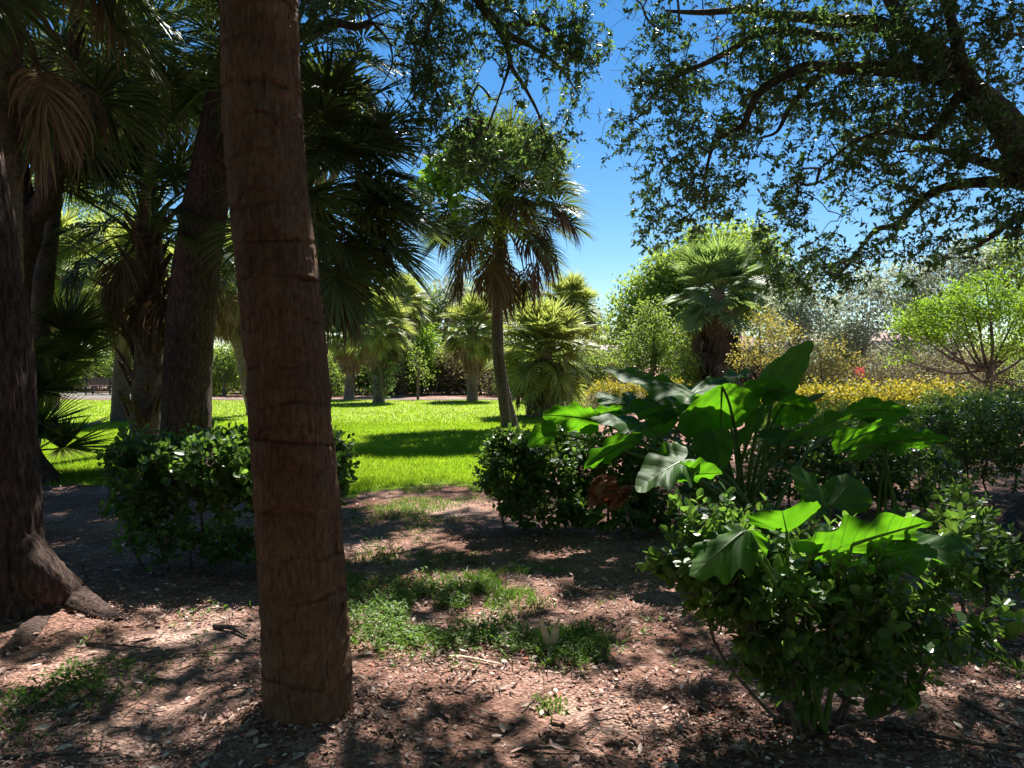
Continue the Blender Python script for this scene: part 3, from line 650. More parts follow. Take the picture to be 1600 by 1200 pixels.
O = np.repeat(oc, per, 0)+rg.normal(0, .26, (len(oc)*per, 3)); px, py = proj(O); O = O[~((py > -12) & (px > -40) & (px < 1640))]; O = O[carve(O)]
LX = np.where(O[:, 0] < -1.2, 0, np.where(O[:, 0] > 1.6, 1, 2))
def over_part(mb, sel, L=.125, W=.07):
    o = O[LX == sel]; n = len(o); D = rg.normal(0, 1, (n, 3)); Nn = rg.normal(0, .5, (n, 3)); Nn[:, 2] += .8
    scatter_leaves(mb, o, D, Nn, L*rg.uniform(.7, 1.3, n), W*rg.uniform(.8, 1.2, n), T_RHOMB, rg.random(n))
def sky_block_part(mb, side, n=30000):  # unseen leaves without branches, added to cut the sky fill from behind
    """leaf shell added behind and beside the camera to block sky light, joined to the crowns"""
    az = rg.uniform(math.radians(52), math.radians(180), n)*side; el = np.arcsin(rg.uniform(.10, .99, n)); R = rg.uniform(5.2, 9.5, n)
    o = np.stack([R*np.cos(el)*np.sin(az), R*np.cos(el)*np.cos(az)-.5, .7+R*np.sin(el)], -1); o[:, 1] = np.where((el < 1.0) & (o[:, 1] > 2.5), -o[:, 1], o[:, 1])
    px, py = proj(o); k = ~((o[:, 1] > 0) & (px > -250) & (px < 1850) & (py > -150)); o = o[k & (fbm(o*.6, 33, 2) > -.3)]; o = o[carve(o)]; D = rg.normal(0, 1, (len(o), 3)); Nn = rg.normal(0, 1, (len(o), 3))
    scatter_leaves(mb, o, D, Nn, .19*rg.uniform(.7, 1.3, len(o)), .11, T_RHOMB, rg.random(len(o)))
def over_limbs(mb, start, sel, n, rng, r0=.16):
    """limbs that carry the overhead foliage"""
    o = O[LX == sel]; nodes = []
    for i in range(n):
        e = o[rng.integers(len(o))]; s = np.asarray(start[rng.integers(len(start))], float); m = (s+e)/2+np.array([0, 0, .6])+rng.normal(0, .3, 3)
        p = spline([s, m, e], 16); px, py = proj(p)
        if np.any((py[2:] > -20) & (px[2:] > 0) & (px[2:] < 1600)): continue
        tube(mb, p, np.linspace(r0, .02, 16), 7); nodes.append(p[3:])
    return nodes
def ridged(amp=.10, k=14, zf=2.2, seed=0):
    def d(th, L, R):
        q = np.stack([np.cos(th)*k*.33, np.sin(th)*k*.33, L*zf], -1); a = noise(q, seed); b = noise(q*2.3, seed+3); w = noise(np.stack([np.cos(th)*.8, np.sin(th)*.8, L*.6], -1), seed+9)
        return R*(amp*(1-2*np.abs(a))*.8+amp*.4*b+.09*w)
    return d
# ================= A : foreground palm trunk =================
D0 = 3.1
cx = [(405, -100, 114), (405, 0, 116), (412, 200, 118), (420, 300, 119), (437, 450, 124), (451, 600, 126), (462, 750, 128), (473, 900, 133), (481, 1050, 139), (484, 1110, 147), (485, 1150, 160), (485, 1180, 168)]
path = [np.append(P(485, 1150, D0)[:2], -.06)]; rad = [.225]
pts = [P(x, y, D0) for x, y, w in cx[::-1][1:]]; rr = [w/2/F*D0 for x, y, w in cx[::-1][1:]]
pts += [np.array([-1.12, 3.12, 4.4]), np.array([-1.2, 3.1, 5.6]), np.array([-1.25, 3.1, 6.6])]; rr += [.15, .145, .15]
root = thing('palm_tree', (-.845, D0, .05), 'thick brown ringed palm trunk in the near foreground, leaning left out of the frame', 'palm tree', 'palm trees')
sp = spline(np.column_stack([np.vstack([path, pts]), [rad[0]*.98]+rr]), 900)
def d0(th, L, R):
    q = np.stack([np.cos(th), np.sin(th), L], -1)
    l = L+.05*noise(q*np.array([1.1, 1.1, 1.6]), 2)+.012*noise(q*np.array([5, 5, 3]), 8)
    ring = (l/.155) % 1.0; st = np.exp(-((ring-.5)/.07)**2)*(.5+.5*noise(q*np.array([2, 2, 5]), 12))
    fis = np.abs(noise(q*np.array([21, 21, 3.0]), 4)); fis2 = np.abs(noise(q*np.array([40, 40, 7.0]), 6))
    chip = np.clip(noise(q*np.array([3.2, 3.2, 4.5]), 17)-.42, 0, 1)
    return .008*st-.010*np.exp(-((ring-.42)/.035)**2)*(.5+.5*noise(q*np.array([2.5, 2.5, 6]), 22))-.0042*(1-fis)**5-.0022*(1-fis2)**4+.004*noise(q*np.array([3, 3, 2]), 14)+.006*(ring-.5)*(.5+.5*noise(q*2, 5))-.028*chip+.012*np.clip(noise(q*np.array([6, 6, 9.]), 31)-.45, 0, 1)
mb = MB(); tube(mb, sp[:, :3], sp[:, 3], 190, d0)
# loose flakes of bark along the right edge
for i in range(70):
    t = rg.uniform(.03, .62); q = sp[int(t*899)]; a = rg.uniform(-2.6, .5); d = np.array([math.cos(a), math.sin(a), 0]); p0 = q[:3]+d*(q[3]-.004); l = rg.uniform(.02, .07); s_ = np.cross(d, [0, 0, 1])*rg.uniform(.006, .016)
    e = d*rg.uniform(.004, .02)+np.array([0, 0, rg.choice([-1, 1])*l]); mb.add([p0-s_, p0+s_, p0+e+s_*.4, p0+e-s_*.5], [[0, 1, 2, 3]], rg.random())
# fibrous roots at the foot
for i in range(70):
    a = rg.uniform(0, 2*PI); d = np.array([math.cos(a), math.sin(a), 0]); r1 = rg.uniform(.2, .24); l = rg.uniform(.02, .06); b = np.array([-.845, D0, 0])
    p0 = b+d*r1; p0[2] = rg.uniform(.04, .08); p1 = b+d*(r1+l); p1[2] = float(ground_h(p1[0], p1[1]))+.002; tube(mb, spline([p0, (p0+p1)/2+np.array([0, 0, .015]), p1], 5), .003, 4)
mb.build('trunk', M['palm_bark'], root, True)
mats_f = [M['frond'], M['stalk']]; mats_l = [M['frond_lit'], M['stalk']]; mats_d = [M['dead_frond'], M['boot']]; mats_p = [M['dead_frond_pale'], M['boot']]
frond_set('live', [80, 60, 40, 20, 0, -20, -40, -60], 3, mats=mats_f, n=48, L=.58, droop=.26, Lp=.92, costa=.2, w=.026, spread=152, cbend=.55)
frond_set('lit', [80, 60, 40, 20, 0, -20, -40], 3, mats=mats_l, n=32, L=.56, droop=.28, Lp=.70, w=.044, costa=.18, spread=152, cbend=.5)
frond_set('dead', [10, -15, -40, -70], 4, mats=mats_d, n=40, L=.62, droop=.8, dead=True, Lp=.9, spread=80, costa=.3, w=.028, cbend=1.1)
frond_set('deadp', [0, -30, -60, -80], 3, mats=mats_p, n=40, L=.52, droop=.8, dead=True, Lp=.65, spread=95, costa=.25, w=.032, cbend=1.0)
frond_set('stiff', [80, 55, 30, 10, -10, -30, -50], 2, mats=[M['fan_frond'], M['stalk']], n=40, L=.85, droop=.16, Lp=.85, w=.072, spread=140, costa=.16, cbend=.2)
frond_set('big', [70, 45, 20, 0, -20, -40, -60], 2, mats=mats_f, n=56, L=.74, droop=.45, Lp=.9, w=.029, costa=.26, spread=150, cbend=.65)
frond_set('fan', [65, 40, 20, 0, -20], 2, mats=mats_f, n=40, L=.66, droop=.08, Lp=.5, w=.034, spread=130, costa=.1, cbend=.2)
add_fronds(root, 'live', (-1.25, 3.1, 6.7), 26, rg)
# ================= centre palm =================
def palm(base, path, rad, label, top, spec, mat='palm_grey', seg=20, amp=.06, boot=0, group='palm trees', bootL=.34, cat='palm tree', trunk_seg=None, ring=.11):
    root = thing('palm_tree', tuple(base), label, cat, group); palm_trunk(root, path, rad, M[mat], seg, amp=amp, ring=ring)
    if boot: boots(root, path[1:], rad[1:], boot, rg, bootL)
    for s in spec: add_fronds(root, s[0], np.asarray(top)+np.array([0, 0, s[4] if len(s) > 4 else 0]), s[1], rg, s[2], s[3][0], s[3][1], name=s[5] if len(s) > 5 else ('dead_frond' if s[0].startswith('dead') else 'frond'), yaw0=s[6][0] if len(s) > 6 else None, yaw1=s[6][1] if len(s) > 6 else None)
    return root
Y = 17.8; b = np.append(P(797, 668, Y)[:2], 0)
pp = [b-[0, 0, .05], P(795, 655, Y), P(788, 620, Y), P(779, 560, Y), P(776, 500, Y), P(779, 440, Y), P(782, 380, Y), P(783, 330, Y)]
palm(b, pp, [.24, .2, .16, .14, .125, .125, .13, .14], 'tall slim palm standing alone mid-lawn, leaning left, with a ragged brown skirt under its crown', P(783, 312, Y),
     [('live', 76, 1.38, (85, -20)), ('live', 10, 1.3, (10, -35)), ('dead', 20, 1.4, (10, -50), -.15), ('dead', 4, 1.15, (-20, -75), -.6)], mat='palm_dark')
# ================= palms along the far side of the lawn =================
def far_palm(px, py, Y, hpx, label, n=30, sc=1., nd=16, wid=.22, boot=24, key='lit', p0=82, p1=-28, lean=0, skirt='deadp', mat='palm_grey', trunk=.2):
    b = np.append(P(px, py, Y)[:2], 0); t = P(px+lean, hpx, Y); m = (b+t)/2+rg.normal(0, .04, 3)
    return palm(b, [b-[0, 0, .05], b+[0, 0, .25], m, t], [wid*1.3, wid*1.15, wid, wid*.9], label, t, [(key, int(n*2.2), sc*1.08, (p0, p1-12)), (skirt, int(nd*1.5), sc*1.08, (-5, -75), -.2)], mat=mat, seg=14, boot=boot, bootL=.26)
far_palm(546, 622, 32.5, 520, 'squat far palm with pale shaggy skirt, first one right of the foreground trunk', 34, .95, 22, .2)
far_palm(592, 628, 29.5, 505, 'squat palm with leafy creeper round its stem at the far lawn edge', 38, 1.0, 22, .21)
far_palm(628, 618, 37, 470, 'taller far palm whose crown rises behind the squat pair left of the lawn', 32, 1.1, 14, .25)
far_palm(738, 625, 31, 512, 'palm with a bright green upright crown and brown skirt, left of the slim leaning trunk', 34, 1.05, 22, .2)
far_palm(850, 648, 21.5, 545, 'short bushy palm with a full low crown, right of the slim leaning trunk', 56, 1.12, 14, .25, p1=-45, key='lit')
far_palm(888, 622, 31, 478, 'tall palm with a dark skirt behind the short bushy palm', 36, 1.05, 20, .24)
far_palm(188, 660, 19.5, 425, 'grey palm trunk standing on the lawn left of the shaggy-booted palm', 26, 1.15, 24, .2, boot=0, lean=12, mat='palm_dark')
far_palm(398, 640, 22, 420, 'palm with a long pale skirt seen in the gap left of the foreground trunk', 26, 1.15, 34, .22, boot=10, lean=-42)
far_palm(82, 640, 24, 410, 'sunlit palm beyond the dark forked tree at the left edge', 40, 1.3, 18, .18, mat='palm_dark')
far_palm(935, 560, 70, 528, 'tiny distant palm over the roof, left one of two', 14, .9, 4, .15, 0)
far_palm(951, 560, 66, 527, 'tiny distant palm over the roof, right one of two', 14, .9, 8, .15, 0)
# tall fan palm with the petticoat
Y = 30; b = np.append(P(1120, 640, Y)[:2], 0); t = P(1122, 452, Y)
root = palm(b, [b-[0, 0, .05], b+[0, 0, .5], (b+t)/2, t], [.4, .34, .3, .28], 'big stiff-leaved fan palm with a long grey-brown petticoat before the bright tree', t, [('stiff', 60, 1.22, (85, -55))], mat='palm_grey', seg=14)
for lv in range(7):
    add_fronds(root, 'deadp' if lv % 3 == 0 else 'dead', t-np.array([0, 0, .3+lv*.36]), 16, rg, 1.3, -38, -76, name='dead_frond', vert=.05)
# ================= shaggy-booted palm and its neighbours on the left =================
Y = 11.0; b = np.append(P(225, 740, Y)[:2], 0); t = P(232, 345, Y)
pp = [b-[0, 0, .05], P(226, 690, Y), P(232, 560, Y), P(234, 440, Y), t]
root = palm(b, pp, [.24, .22, .20, .19, .18], 'dark palm with split leaf bases all over its trunk, behind the left hedge', t,
     [('big', 22, .95, (60, -25)), ('dead', 18, 1.0, (-10, -75), -.1), ('live', 14, 1.1, (85, 30))], boot=46, bootL=.5)
for (x0, y0, x1, y1) in [(222, 480, 95, 372), (214, 505, 118, 425), (212, 530, 120, 478), (212, 555, 150, 505), (250, 470, 395, 420), (250, 460, 405, 470), (248, 450, 400, 385)]:
    mb = MB(); p0 = P(x0, y0, Y); p1 = P(x1, y1, Y+rg.uniform(-.6, .6)); m = (p0*.6+p1*.4)+np.array([0, 0, .16]); tube(mb, spline([p0, m, p1], 14), np.linspace(.026, .012, 14), 5, flat=.6); mb.build('leaf_stem', M['boot'], root, True)
def tall_palm(px, pbase, Y, ptop, label, spec, wid=.17, lean=0):
    b = np.append(P(px, pbase, Y)[:2], 0); t = P(px+lean, ptop, Y)
    return palm(b, [b-[0, 0, .05], b+[0, 0, .3], (b+t)/2, t], [wid*1.4, wid*1.2, wid, wid], label, t, spec, boot=0)
tall_palm(40, 735, 10.4, 60, 'upper left palm with green fronds over dry ones, just right of the forked trunk', [('big', 46, 1.15, (75, -60)), ('dead', 14, 1.1, (0, -70), -.1)], .15, 60)
tall_palm(238, 640, 13, 40, 'tall thin palm at the top left whose crown hangs behind the leaning trunk', [('live', 70, 1.25, (75, -60)), ('dead', 10, 1.2, (0, -70), -.1)], .15, -10)
tall_palm(6, 700, 7.0, -60, 'palm whose dry tan fronds hang in from the top left corner', [('big', 26, 1.0, (60, -45)), ('deadp', 9, 1.3, (0, -70), -.05)], .15, 0)
# palms hidden behind the foreground trunk
tall_palm(441, 742, 9.0, 292, 'palm behind the foreground trunk with wide dark fans spreading right', [('big', 26, 1.05, (75, -45), 0, 'frond', (-1.7, 1.7)), ('live', 44, 1.15, (55, -45), 0, 'frond', (-1.3, 1.0)), ('dead', 16, 1.0, (0, -60), -.1, 'dead_frond', (-1.3, 1.0))], .15, 12)
tall_palm(432, 720, 11, 70, 'second palm behind the foreground trunk, its fans at the top beside the sky', [('live', 64, 1.2, (75, -50)), ('dead', 10, 1.1, (-10, -80), -.1)], .15, 20)
# low clump of fans at the left
b = np.append(P(30, 730, 10.2)[:2], 0)
root = thing('palmetto', tuple(b), 'low clump of dark fan leaves beside the forked trunk, in front of the lawn', 'palmetto')
for i, (h, pit, yw) in enumerate([(.25, 20, -.3), (.5, 20, .1), (.55, 0, -.5), (.9, 40, -.15), (1.0, 20, -.55), (1.25, 40, .05), (1.35, 20, -.8), (1.7, 40, -.3), (1.8, 20, .25), (.3, 0, .35), (2.1, 65, -.4), (1.1, 0, -.1), (1.6, 0, -.05), (2.0, 20, -.9), (.7, 40, -1.0), (1.2, 65, 2.6), (.8, 40, 3.3), (1.9, 0, .6)]):
    s = min(FM['fan'], key=lambda q: abs(q[0]-pit)); o = link('frond', s[1][i % 2]); o.parent = root; o.location = (rg.uniform(-.1, .1), rg.uniform(-.15, .15), h); o.rotation_euler = (rg.uniform(-1.1, 1.1), 0, yw); k = rg.uniform(.85, 1.15); o.scale = (k, k, k)
palm_trunk(root, [b-[0, 0, .05], b+[.02, .05, 1.0], b+[0, 0, 2.0]], [.14, .12, .11], M['boot'], 14)
# ================= oaks on the left =================
def oak_trunk(root, pts, rad, n=420, seg=120, amp=.085, seed=1, k=16, zf=2.5, mat='oak_bark', name='trunk', extra=()):
    sp = spline(np.column_stack([np.asarray(pts, float), np.asarray(rad, float)]), n); mb = MB(); tube(mb, sp[:, :3], sp[:, 3], seg, ridged(amp, k, zf, seed))
    for (q, w, nn, sg) in extra:
        s2 = spline(np.column_stack([np.asarray(q, float), np.asarray(w, float)]), nn); tube(mb, s2[:, :3], s2[:, 3], sg, ridged(amp, k*.8, zf*1.6, seed+5))
    return mb.build(name, M[mat], root, True)
Y = 4.3
def ex(px, py, r): q = P(px, py, Y); q[0] -= r; return q
base = np.array([-3.08, 4.35, 0])
root = thing('oak_tree', tuple(base), 'rough dark trunk cut by the left edge with a big root spreading right', 'oak tree', 'oak trees')
oak_trunk(root, [base-[0, 0, .15], base+[0, 0, .02], ex(62, 900, .36), ex(48, 780, .31), ex(40, 700, .30), ex(34, 560, .31), ex(18, 430, .30), ex(-4, 290, .29), ex(-60, 0, .28), np.array([-4.1, 4.5, 5.0])], [.46, .40, .33, .305, .30, .31, .30, .29, .28, .24], 640, 240, .06, 3, 34, 5.5,
          extra=[([ex(46, 850, .10), ex(74, 900, .08), G(100, 955)+[0, 0, .06], G(135, 965)+[0, 0, .025], G(172, 972)+[0, 0, .0], G(220, 978)+[0, 0, -.03]], [.14, .15, .14, .105, .07, .035], 120, 60),
                 ([ex(55, 880, .2), G(62, 970)+[-.04, .05, .05], G(40, 1005)+[0, 0, .0], G(-10, 1035)+[0, 0, -.02], G(-60, 1060)+[0, 0, -.06]], [.17, .11, .075, .05, .03], 90, 50)])
mb = MB(); nodes = over_limbs(mb, [[-4.0, 4.5, 4.8]], 0, 14, rg); twig = MB(); mb.build('limb', M['oak_limb'], root, True)
mb = MB(); over_part(mb, 0); sky_block_part(mb, -1); mb.build('crown', M['oak_leaf'], root)  # crown mesh also holds the added sky-blocking leaves behind the camera
# forked tree
Y = 9.6; base = np.append(P(14, 752, Y)[:2], 0)
root = thing('oak_tree', tuple(base), 'dark forked trunk just behind the tree cut by the left edge', 'oak tree', 'oak trees')
oak_trunk(root, [base-[0, 0, .1], base+[0, 0, .08], P(12, 690, Y), P(8, 560, Y), P(14, 430, Y), P(32, 352, Y), P(18, 270, Y), P(10, 150, Y), P(0, 0, Y), P(-10, -140, Y)], [.62, .5, .32, .27, .26, .25, .2, .18, .16, .12], 260, 70, .06, 7, 14,
          extra=[([P(28, 375, Y), P(48, 345, Y), P(72, 312, Y), P(88, 272, Y), P(100, 190, Y), P(120, 60, Y), P(150, -80, Y)], [.16, .15, .13, .11, .10, .09, .06], 80, 24), ([base+[.1, -.05, .25], base+[.45, -.1, .06], base+[.8, -.15, -.03]], [.2, .1, .04], 30, 20)])
cs = np.vstack([px_blob(150, -160, 240, 110, 10, 1.6, 500, rg), px_blob(-60, -60, 90, 160, 9.8, 1.4, 250, rg)]); mb = MB(); sprays(mb, cs, 16, .14, .075, .034, rg); mb.build('crown', M['oak_leaf'], root)
# leaning oak
Y = 10.5; base = np.append(P(288, 745, Y)[:2], 0)
root = thing('oak_tree', tuple(base), 'dark oak trunk leaning up between the shaggy-booted palm and the foreground trunk', 'oak tree', 'oak trees')
oak_trunk(root, [base-[0, 0, .1], base+[0, 0, .1], P(291, 690, Y), P(293, 600, Y), P(299, 500, Y), P(310, 400, Y), P(325, 300, Y), P(343, 200, Y), P(368, 100, Y), P(400, 0, Y), P(450, -120, Y), P(520, -260, Y)], [.52, .44, .345, .325, .315, .30, .285, .27, .255, .24, .2, .15], 330, 84, .05, 12, 15)
Y = 9.4
limbs = [([P(450, -120, 10.5), P(560, -190, 10), P(670, -120, 9.6), P(745, -5, Y), P(773, 33, Y), P(795, 55, Y), P(824, 69, Y)], [.15, .12, .09, .07, .062, .05, .035]),
         ([P(790, 40, Y), P(836, 36, Y-.1), P(862, 52, Y-.2), P(895, 90, Y-.3)], [.045, .035, .028, .016]),
         ([P(773, 35, Y), P(791, 70, Y+.1), P(800, 105, Y+.1), P(822, 140, Y+.2), P(840, 175, Y+.2), P(857, 226, Y+.2)], [.045, .034, .028, .022, .016, .008]),
         ([P(799, 88, Y+.1), P(790, 122, Y), P(775, 165, Y-.1)], [.022, .016, .008]), ([P(690, -90, 9.6), P(682, 0, 9.3), P(661, 63, 9.2), P(648, 100, 9.1)], [.04, .026, .016, .008]),
         ([P(824, 69, Y), P(870, 100, Y+.2), P(905, 150, Y+.3)], [.03, .018, .008]), ([P(385, 60, 10.5), P(470, 52, 9.9), P(520, 36, 9.6), P(556, 42, 9.5), P(580, 34, 9.5)], [.085, .06, .05, .045, .036]),
         ([P(580, 34, 9.5), P(606, 62, 9.5), P(613, 96, 9.5), P(602, 125, 9.5), P(590, 140, 9.5)], [.02, .014, .010, .007, .003]), ([P(578, 34, 9.5), P(625, 48, 9.4), P(640, 72, 9.4)], [.014, .008, .003]), ([P(560, 42, 9.5), P(600, 20, 9.4), P(640, 10, 9.3)], [.016, .01, .005])]
nodes = []
for q, w in limbs:
    mb = MB(); s2 = spline(np.column_stack([np.array(q), w]), 40); tube(mb, s2[:, :3], s2[:, 3], 10, ridged(.08, 9, 5, 2)); mb.build('limb', M['oak_limb'], root, True); nodes.append(s2[::3, :3])
nodes = np.vstack(nodes)
bl = [(660, 60, 60, 70, 70), (700, 30, 90, 50, 110), (760, 90, 70, 60, 110), (830, 60, 90, 60, 150), (880, 120, 55, 60, 110), (920, 60, 40, 60, 70), (700, 130, 60, 60, 80), (780, 170, 70, 55, 120), (840, 190, 55, 45, 80), (660, 165, 45, 30, 40), (690, 200, 45, 30, 46), (640, 200, 40, 22, 22),
      (760, 215, 60, 40, 90), (530, 20, 50, 40, 70), (505, 60, 30, 40, 40), (640, 120, 26, 26, 18), (720, -40, 160, 50, 170), (760, 260, 50, 30, 40), (880, 170, 34, 40, 40), (800, 245, 50, 30, 60), (720, 245, 50, 30, 60), (850, 240, 40, 34, 60), (690, 100, 50, 50, 70), (740, 170, 60, 50, 90), (790, 120, 60, 60, 90), (860, 40, 60, 50, 90), (905, 110, 34, 60, 60)]
cs = np.vstack([px_blob(x, y, rx*.95, ry*.95, 9.4, .55, int(n*2.2), rg, .2) for x, y, rx, ry, n in bl]); cs = cs[fbm(cs*2.8, 91, 2) > -.16]; cs = cs[carve(cs)]
cs = clumped(cs, 4, (.11, .11, .13), rg); tb = MB(); twig_tree(tb, nodes, cs, rg, .0022, 4, rmax=.016, sag=.25)
cs2 = cs+rg.normal(0, .01, cs.shape)
mb = MB(); sprigs(mb, cs2, rng_n(rg, len(cs2), .6)-[0, 0, .6], rg, 10, .16, .07, .032, T_RHOMB, tb, .25, tw=.003); tb.build('twigs', M['twig'], root)
over_part(mb, 2); mb.build('crown', M['oak_leaf'], root)
mb = MB(); over_limbs(mb, [P(520, -260, 10.5), P(560, -200, 10)], 2, 9, rg, .1); 
if mb.v: mb.build('limb', M['oak_limb'], root, True)
# ================= the big oak on the right =================
base = np.array([5.35, 6.7, 0]); Y = 8.2
root = thing('oak_tree', tuple(base), 'spreading oak off the right edge whose dark limbs and leaves fill the upper right', 'oak tree', 'oak trees')
fork = P(1700, 330, 7.5)
oak_trunk(root, [base-[0, 0, .15], base+[0, 0, .1], base+[.02, .05, .9], base+[.08, .3, 1.8], fork], [.85, .66, .47, .42, .4], 150, 80, .07, 22, 14,
          extra=[([base+[-.3, -.05, .35], G(1590, 838)+[0, 0, .10], G(1545, 868)+[0, 0, .03], G(1490, 885)+[0, 0, -.04]], [.26, .13, .08, .04], 60, 30), ([base+[-.2, -.4, .35], base+[-.55, -.9, .06], base+[-.8, -1.3, -.05]], [.25, .12, .05], 50, 26), ([base+[.3, -.2, .3], base+[.9, -.5, .04], base+[1.4, -.7, -.05]], [.25, .12, .05], 40, 24)])
def ramp_d(pts, d0_, d1_): return [P(x, y, d0_+(d1_-d0_)*i/(len(pts)-1)) for i, (x, y) in enumerate(pts)]
RL = [([fork]+ramp_d([(1600, 232), (1570, 193), (1530, 149), (1500, 122), (1469, 88), (1425, 60), (1372, 44), (1316, 37), (1272, 28), (1206, 22), (1163, 14), (1097, 20), (1040, 17)], 7.8, 9.6), [.24, .19, .16, .14, .125, .12, .095, .085, .075, .065, .055, .046, .034, .016]),
      (ramp_d([(1540, 155), (1499, 127), (1425, 114), (1360, 108), (1316, 105), (1263, 106), (1206, 130), (1180, 149), (1167, 175), (1158, 197), (1119, 219), (1106, 254), (1098, 300)], 7.9, 9.0), [.1, .095, .085, .075, .066, .058, .05, .045, .04, .034, .026, .018, .008]),
      (ramp_d([(1680, 305), (1600, 284), (1547, 282), (1504, 287), (1464, 302), (1425, 324), (1394, 350), (1368, 360), (1346, 385), (1324, 416), (1300, 440)], 7.7, 9.2), [.13, .085, .062, .055, .048, .042, .036, .030, .024, .016, .008]),
      (ramp_d([(1670, 290), (1600, 271), (1556, 258), (1512, 243), (1470, 232), (1400, 238)], 7.7, 8.8), [.13, .085, .062, .05, .034, .012]), (ramp_d([(1690, 330), (1600, 332), (1547, 372), (1522, 388), (1490, 398)], 7.7, 8.6), [.09, .045, .032, .022, .008]),
      (ramp_d([(1316, 60), (1206, 50), (1136, 80), (1075, 109), (1035, 134), (1000, 170)], 8.6, 9.4), [.05, .045, .036, .028, .02, .008]), (ramp_d([(1505, 140), (1470, 190), (1440, 215), (1380, 205), (1330, 225), (1280, 265)], 8.0, 8.6), [.06, .045, .036, .028, .02, .008]),
      (ramp_d([(1290, 106), (1240, 165), (1215, 205), (1190, 215)], 8.7, 8.5), [.04, .03, .02, .008]), (ramp_d([(1530, 149), (1500, 90), (1480, 20), (1450, -120)], 7.9, 8.0), [.09, .07, .05, .03]), (ramp_d([(1425, 60), (1380, -10), (1340, -80)], 8.3, 8.8), [.08, .06, .03])]
nodes = []
for q, w in RL:
    mb = MB(); s2 = spline(np.column_stack([np.array(q), w]), 60); wob = np.stack([noise(s2[:, :3]*2.2, 50+i) for i in range(3)], -1)*.05*np.sin(np.linspace(0, PI, 60))[:, None]; s2[:, :3] += wob
    tube(mb, s2[:, :3], s2[:, 3], 14, ridged(.10, 9, 5, 4)); mb.build('limb', M['oak_limb'], root, True); nodes.append(s2[::2, :3])
nodes = np.vstack(nodes)
bl = [(1010, 20, 70, 60, 200), (1000, 100, 50, 60, 140), (990, 180, 40, 40, 80), (985, 225, 32, 26, 45), (1040, 150, 60, 70, 200), (1030, 290, 36, 48, 100), (1060, 230, 50, 60, 140), (1090, 320, 48, 34, 100), (1030, 360, 28, 24, 50), (1130, 300, 40, 28, 70), (1160, 310, 24, 14, 20), (1140, 240, 40, 50, 90), (1110, 90, 80, 70, 260), (1180, 100, 80, 70, 260), (1160, 180, 50, 50, 120),
      (1260, 60, 100, 60, 300), (1250, 150, 70, 60, 190), (1330, 140, 90, 70, 300), (1420, 120, 90, 80, 340), (1500, 60, 100, 80, 380), (1570, 120, 60, 90, 280), (1300, 230, 60, 55, 150), (1380, 220, 80, 60, 230), (1460, 220, 80, 60, 240), (1550, 220, 70, 60, 220), (1240, 290, 44, 44, 90), (1220, 280, 30, 30, 40), (1280, 300, 60, 40, 130), (1350, 290, 70, 40, 170), (1430, 280, 60, 36, 110),
      (1250, 360, 40, 50, 100), (1270, 420, 50, 36, 100), (1300, 450, 36, 20, 46), (1310, 390, 44, 44, 90), (1360, 340, 40, 30, 60), (1380, 395, 34, 22, 36), (1430, 390, 40, 34, 52), (1440, 415, 20, 16, 14), (1500, 330, 60, 30, 60), (1560, 310, 50, 34, 80), (1540, 370, 60, 30, 80), (1580, 350, 40, 50, 80), (1500, 395, 40, 14, 26), (1230, -60, 300, 80, 900), (1500, -80, 200, 100, 500), (1480, 90, 80, 50, 90), (1560, 170, 60, 60, 130), (1590, 60, 60, 60, 120), (1400, 60, 80, 50, 50), (1200, 380, 36, 24, 36), (1235, 440, 26, 26, 26)]
cs = np.vstack([ellipsoid_pts(P(x, y, 9.4-(x-950)*.0026), (rx*.95*9/F, .55+.5*rx/100, ry*.95*9/F), int(n*.88), rg, .2) for x, y, rx, ry, n in bl]); cs = cs[fbm(cs*2.3, 95, 2) > -.12]
d_ = np.sqrt(((cs[:, None]-nodes[None, ::2])**2).sum(-1)).min(1); print('right oak clusters', len(cs), d_.mean())
cs = clumped(cs, 5, (.13, .13, .12), rg); tb = MB(); twig_tree(tb, nodes, cs[::2], rg, .0024, 4, rmax=.022, sag=.2)
cs = cs[carve(cs)]; mb = MB(); d = norm(cs-np.array([5.4, 7.6, 2.6]))*.7+rng_n(rg, len(cs), .5)-[0, 0, .35]; sprigs(mb, cs, d, rg, 11, .17, .075, .036, T_RHOMB, tb, .25, tw=.003); tb.build('twigs', M['twig'], root); over_part(mb, 1); sky_block_part(mb, 1); mb.build('crown', M['oak_leaf'], root)  # crown mesh includes the added leaf shell that blocks sky from behind
mb = MB(); over_limbs(mb, [P(1560, -40, 7.0), P(1450, -120, 7.9)], 1, 14, rg, .11)
if mb.v: mb.build('limb', M['oak_limb'], root, True)
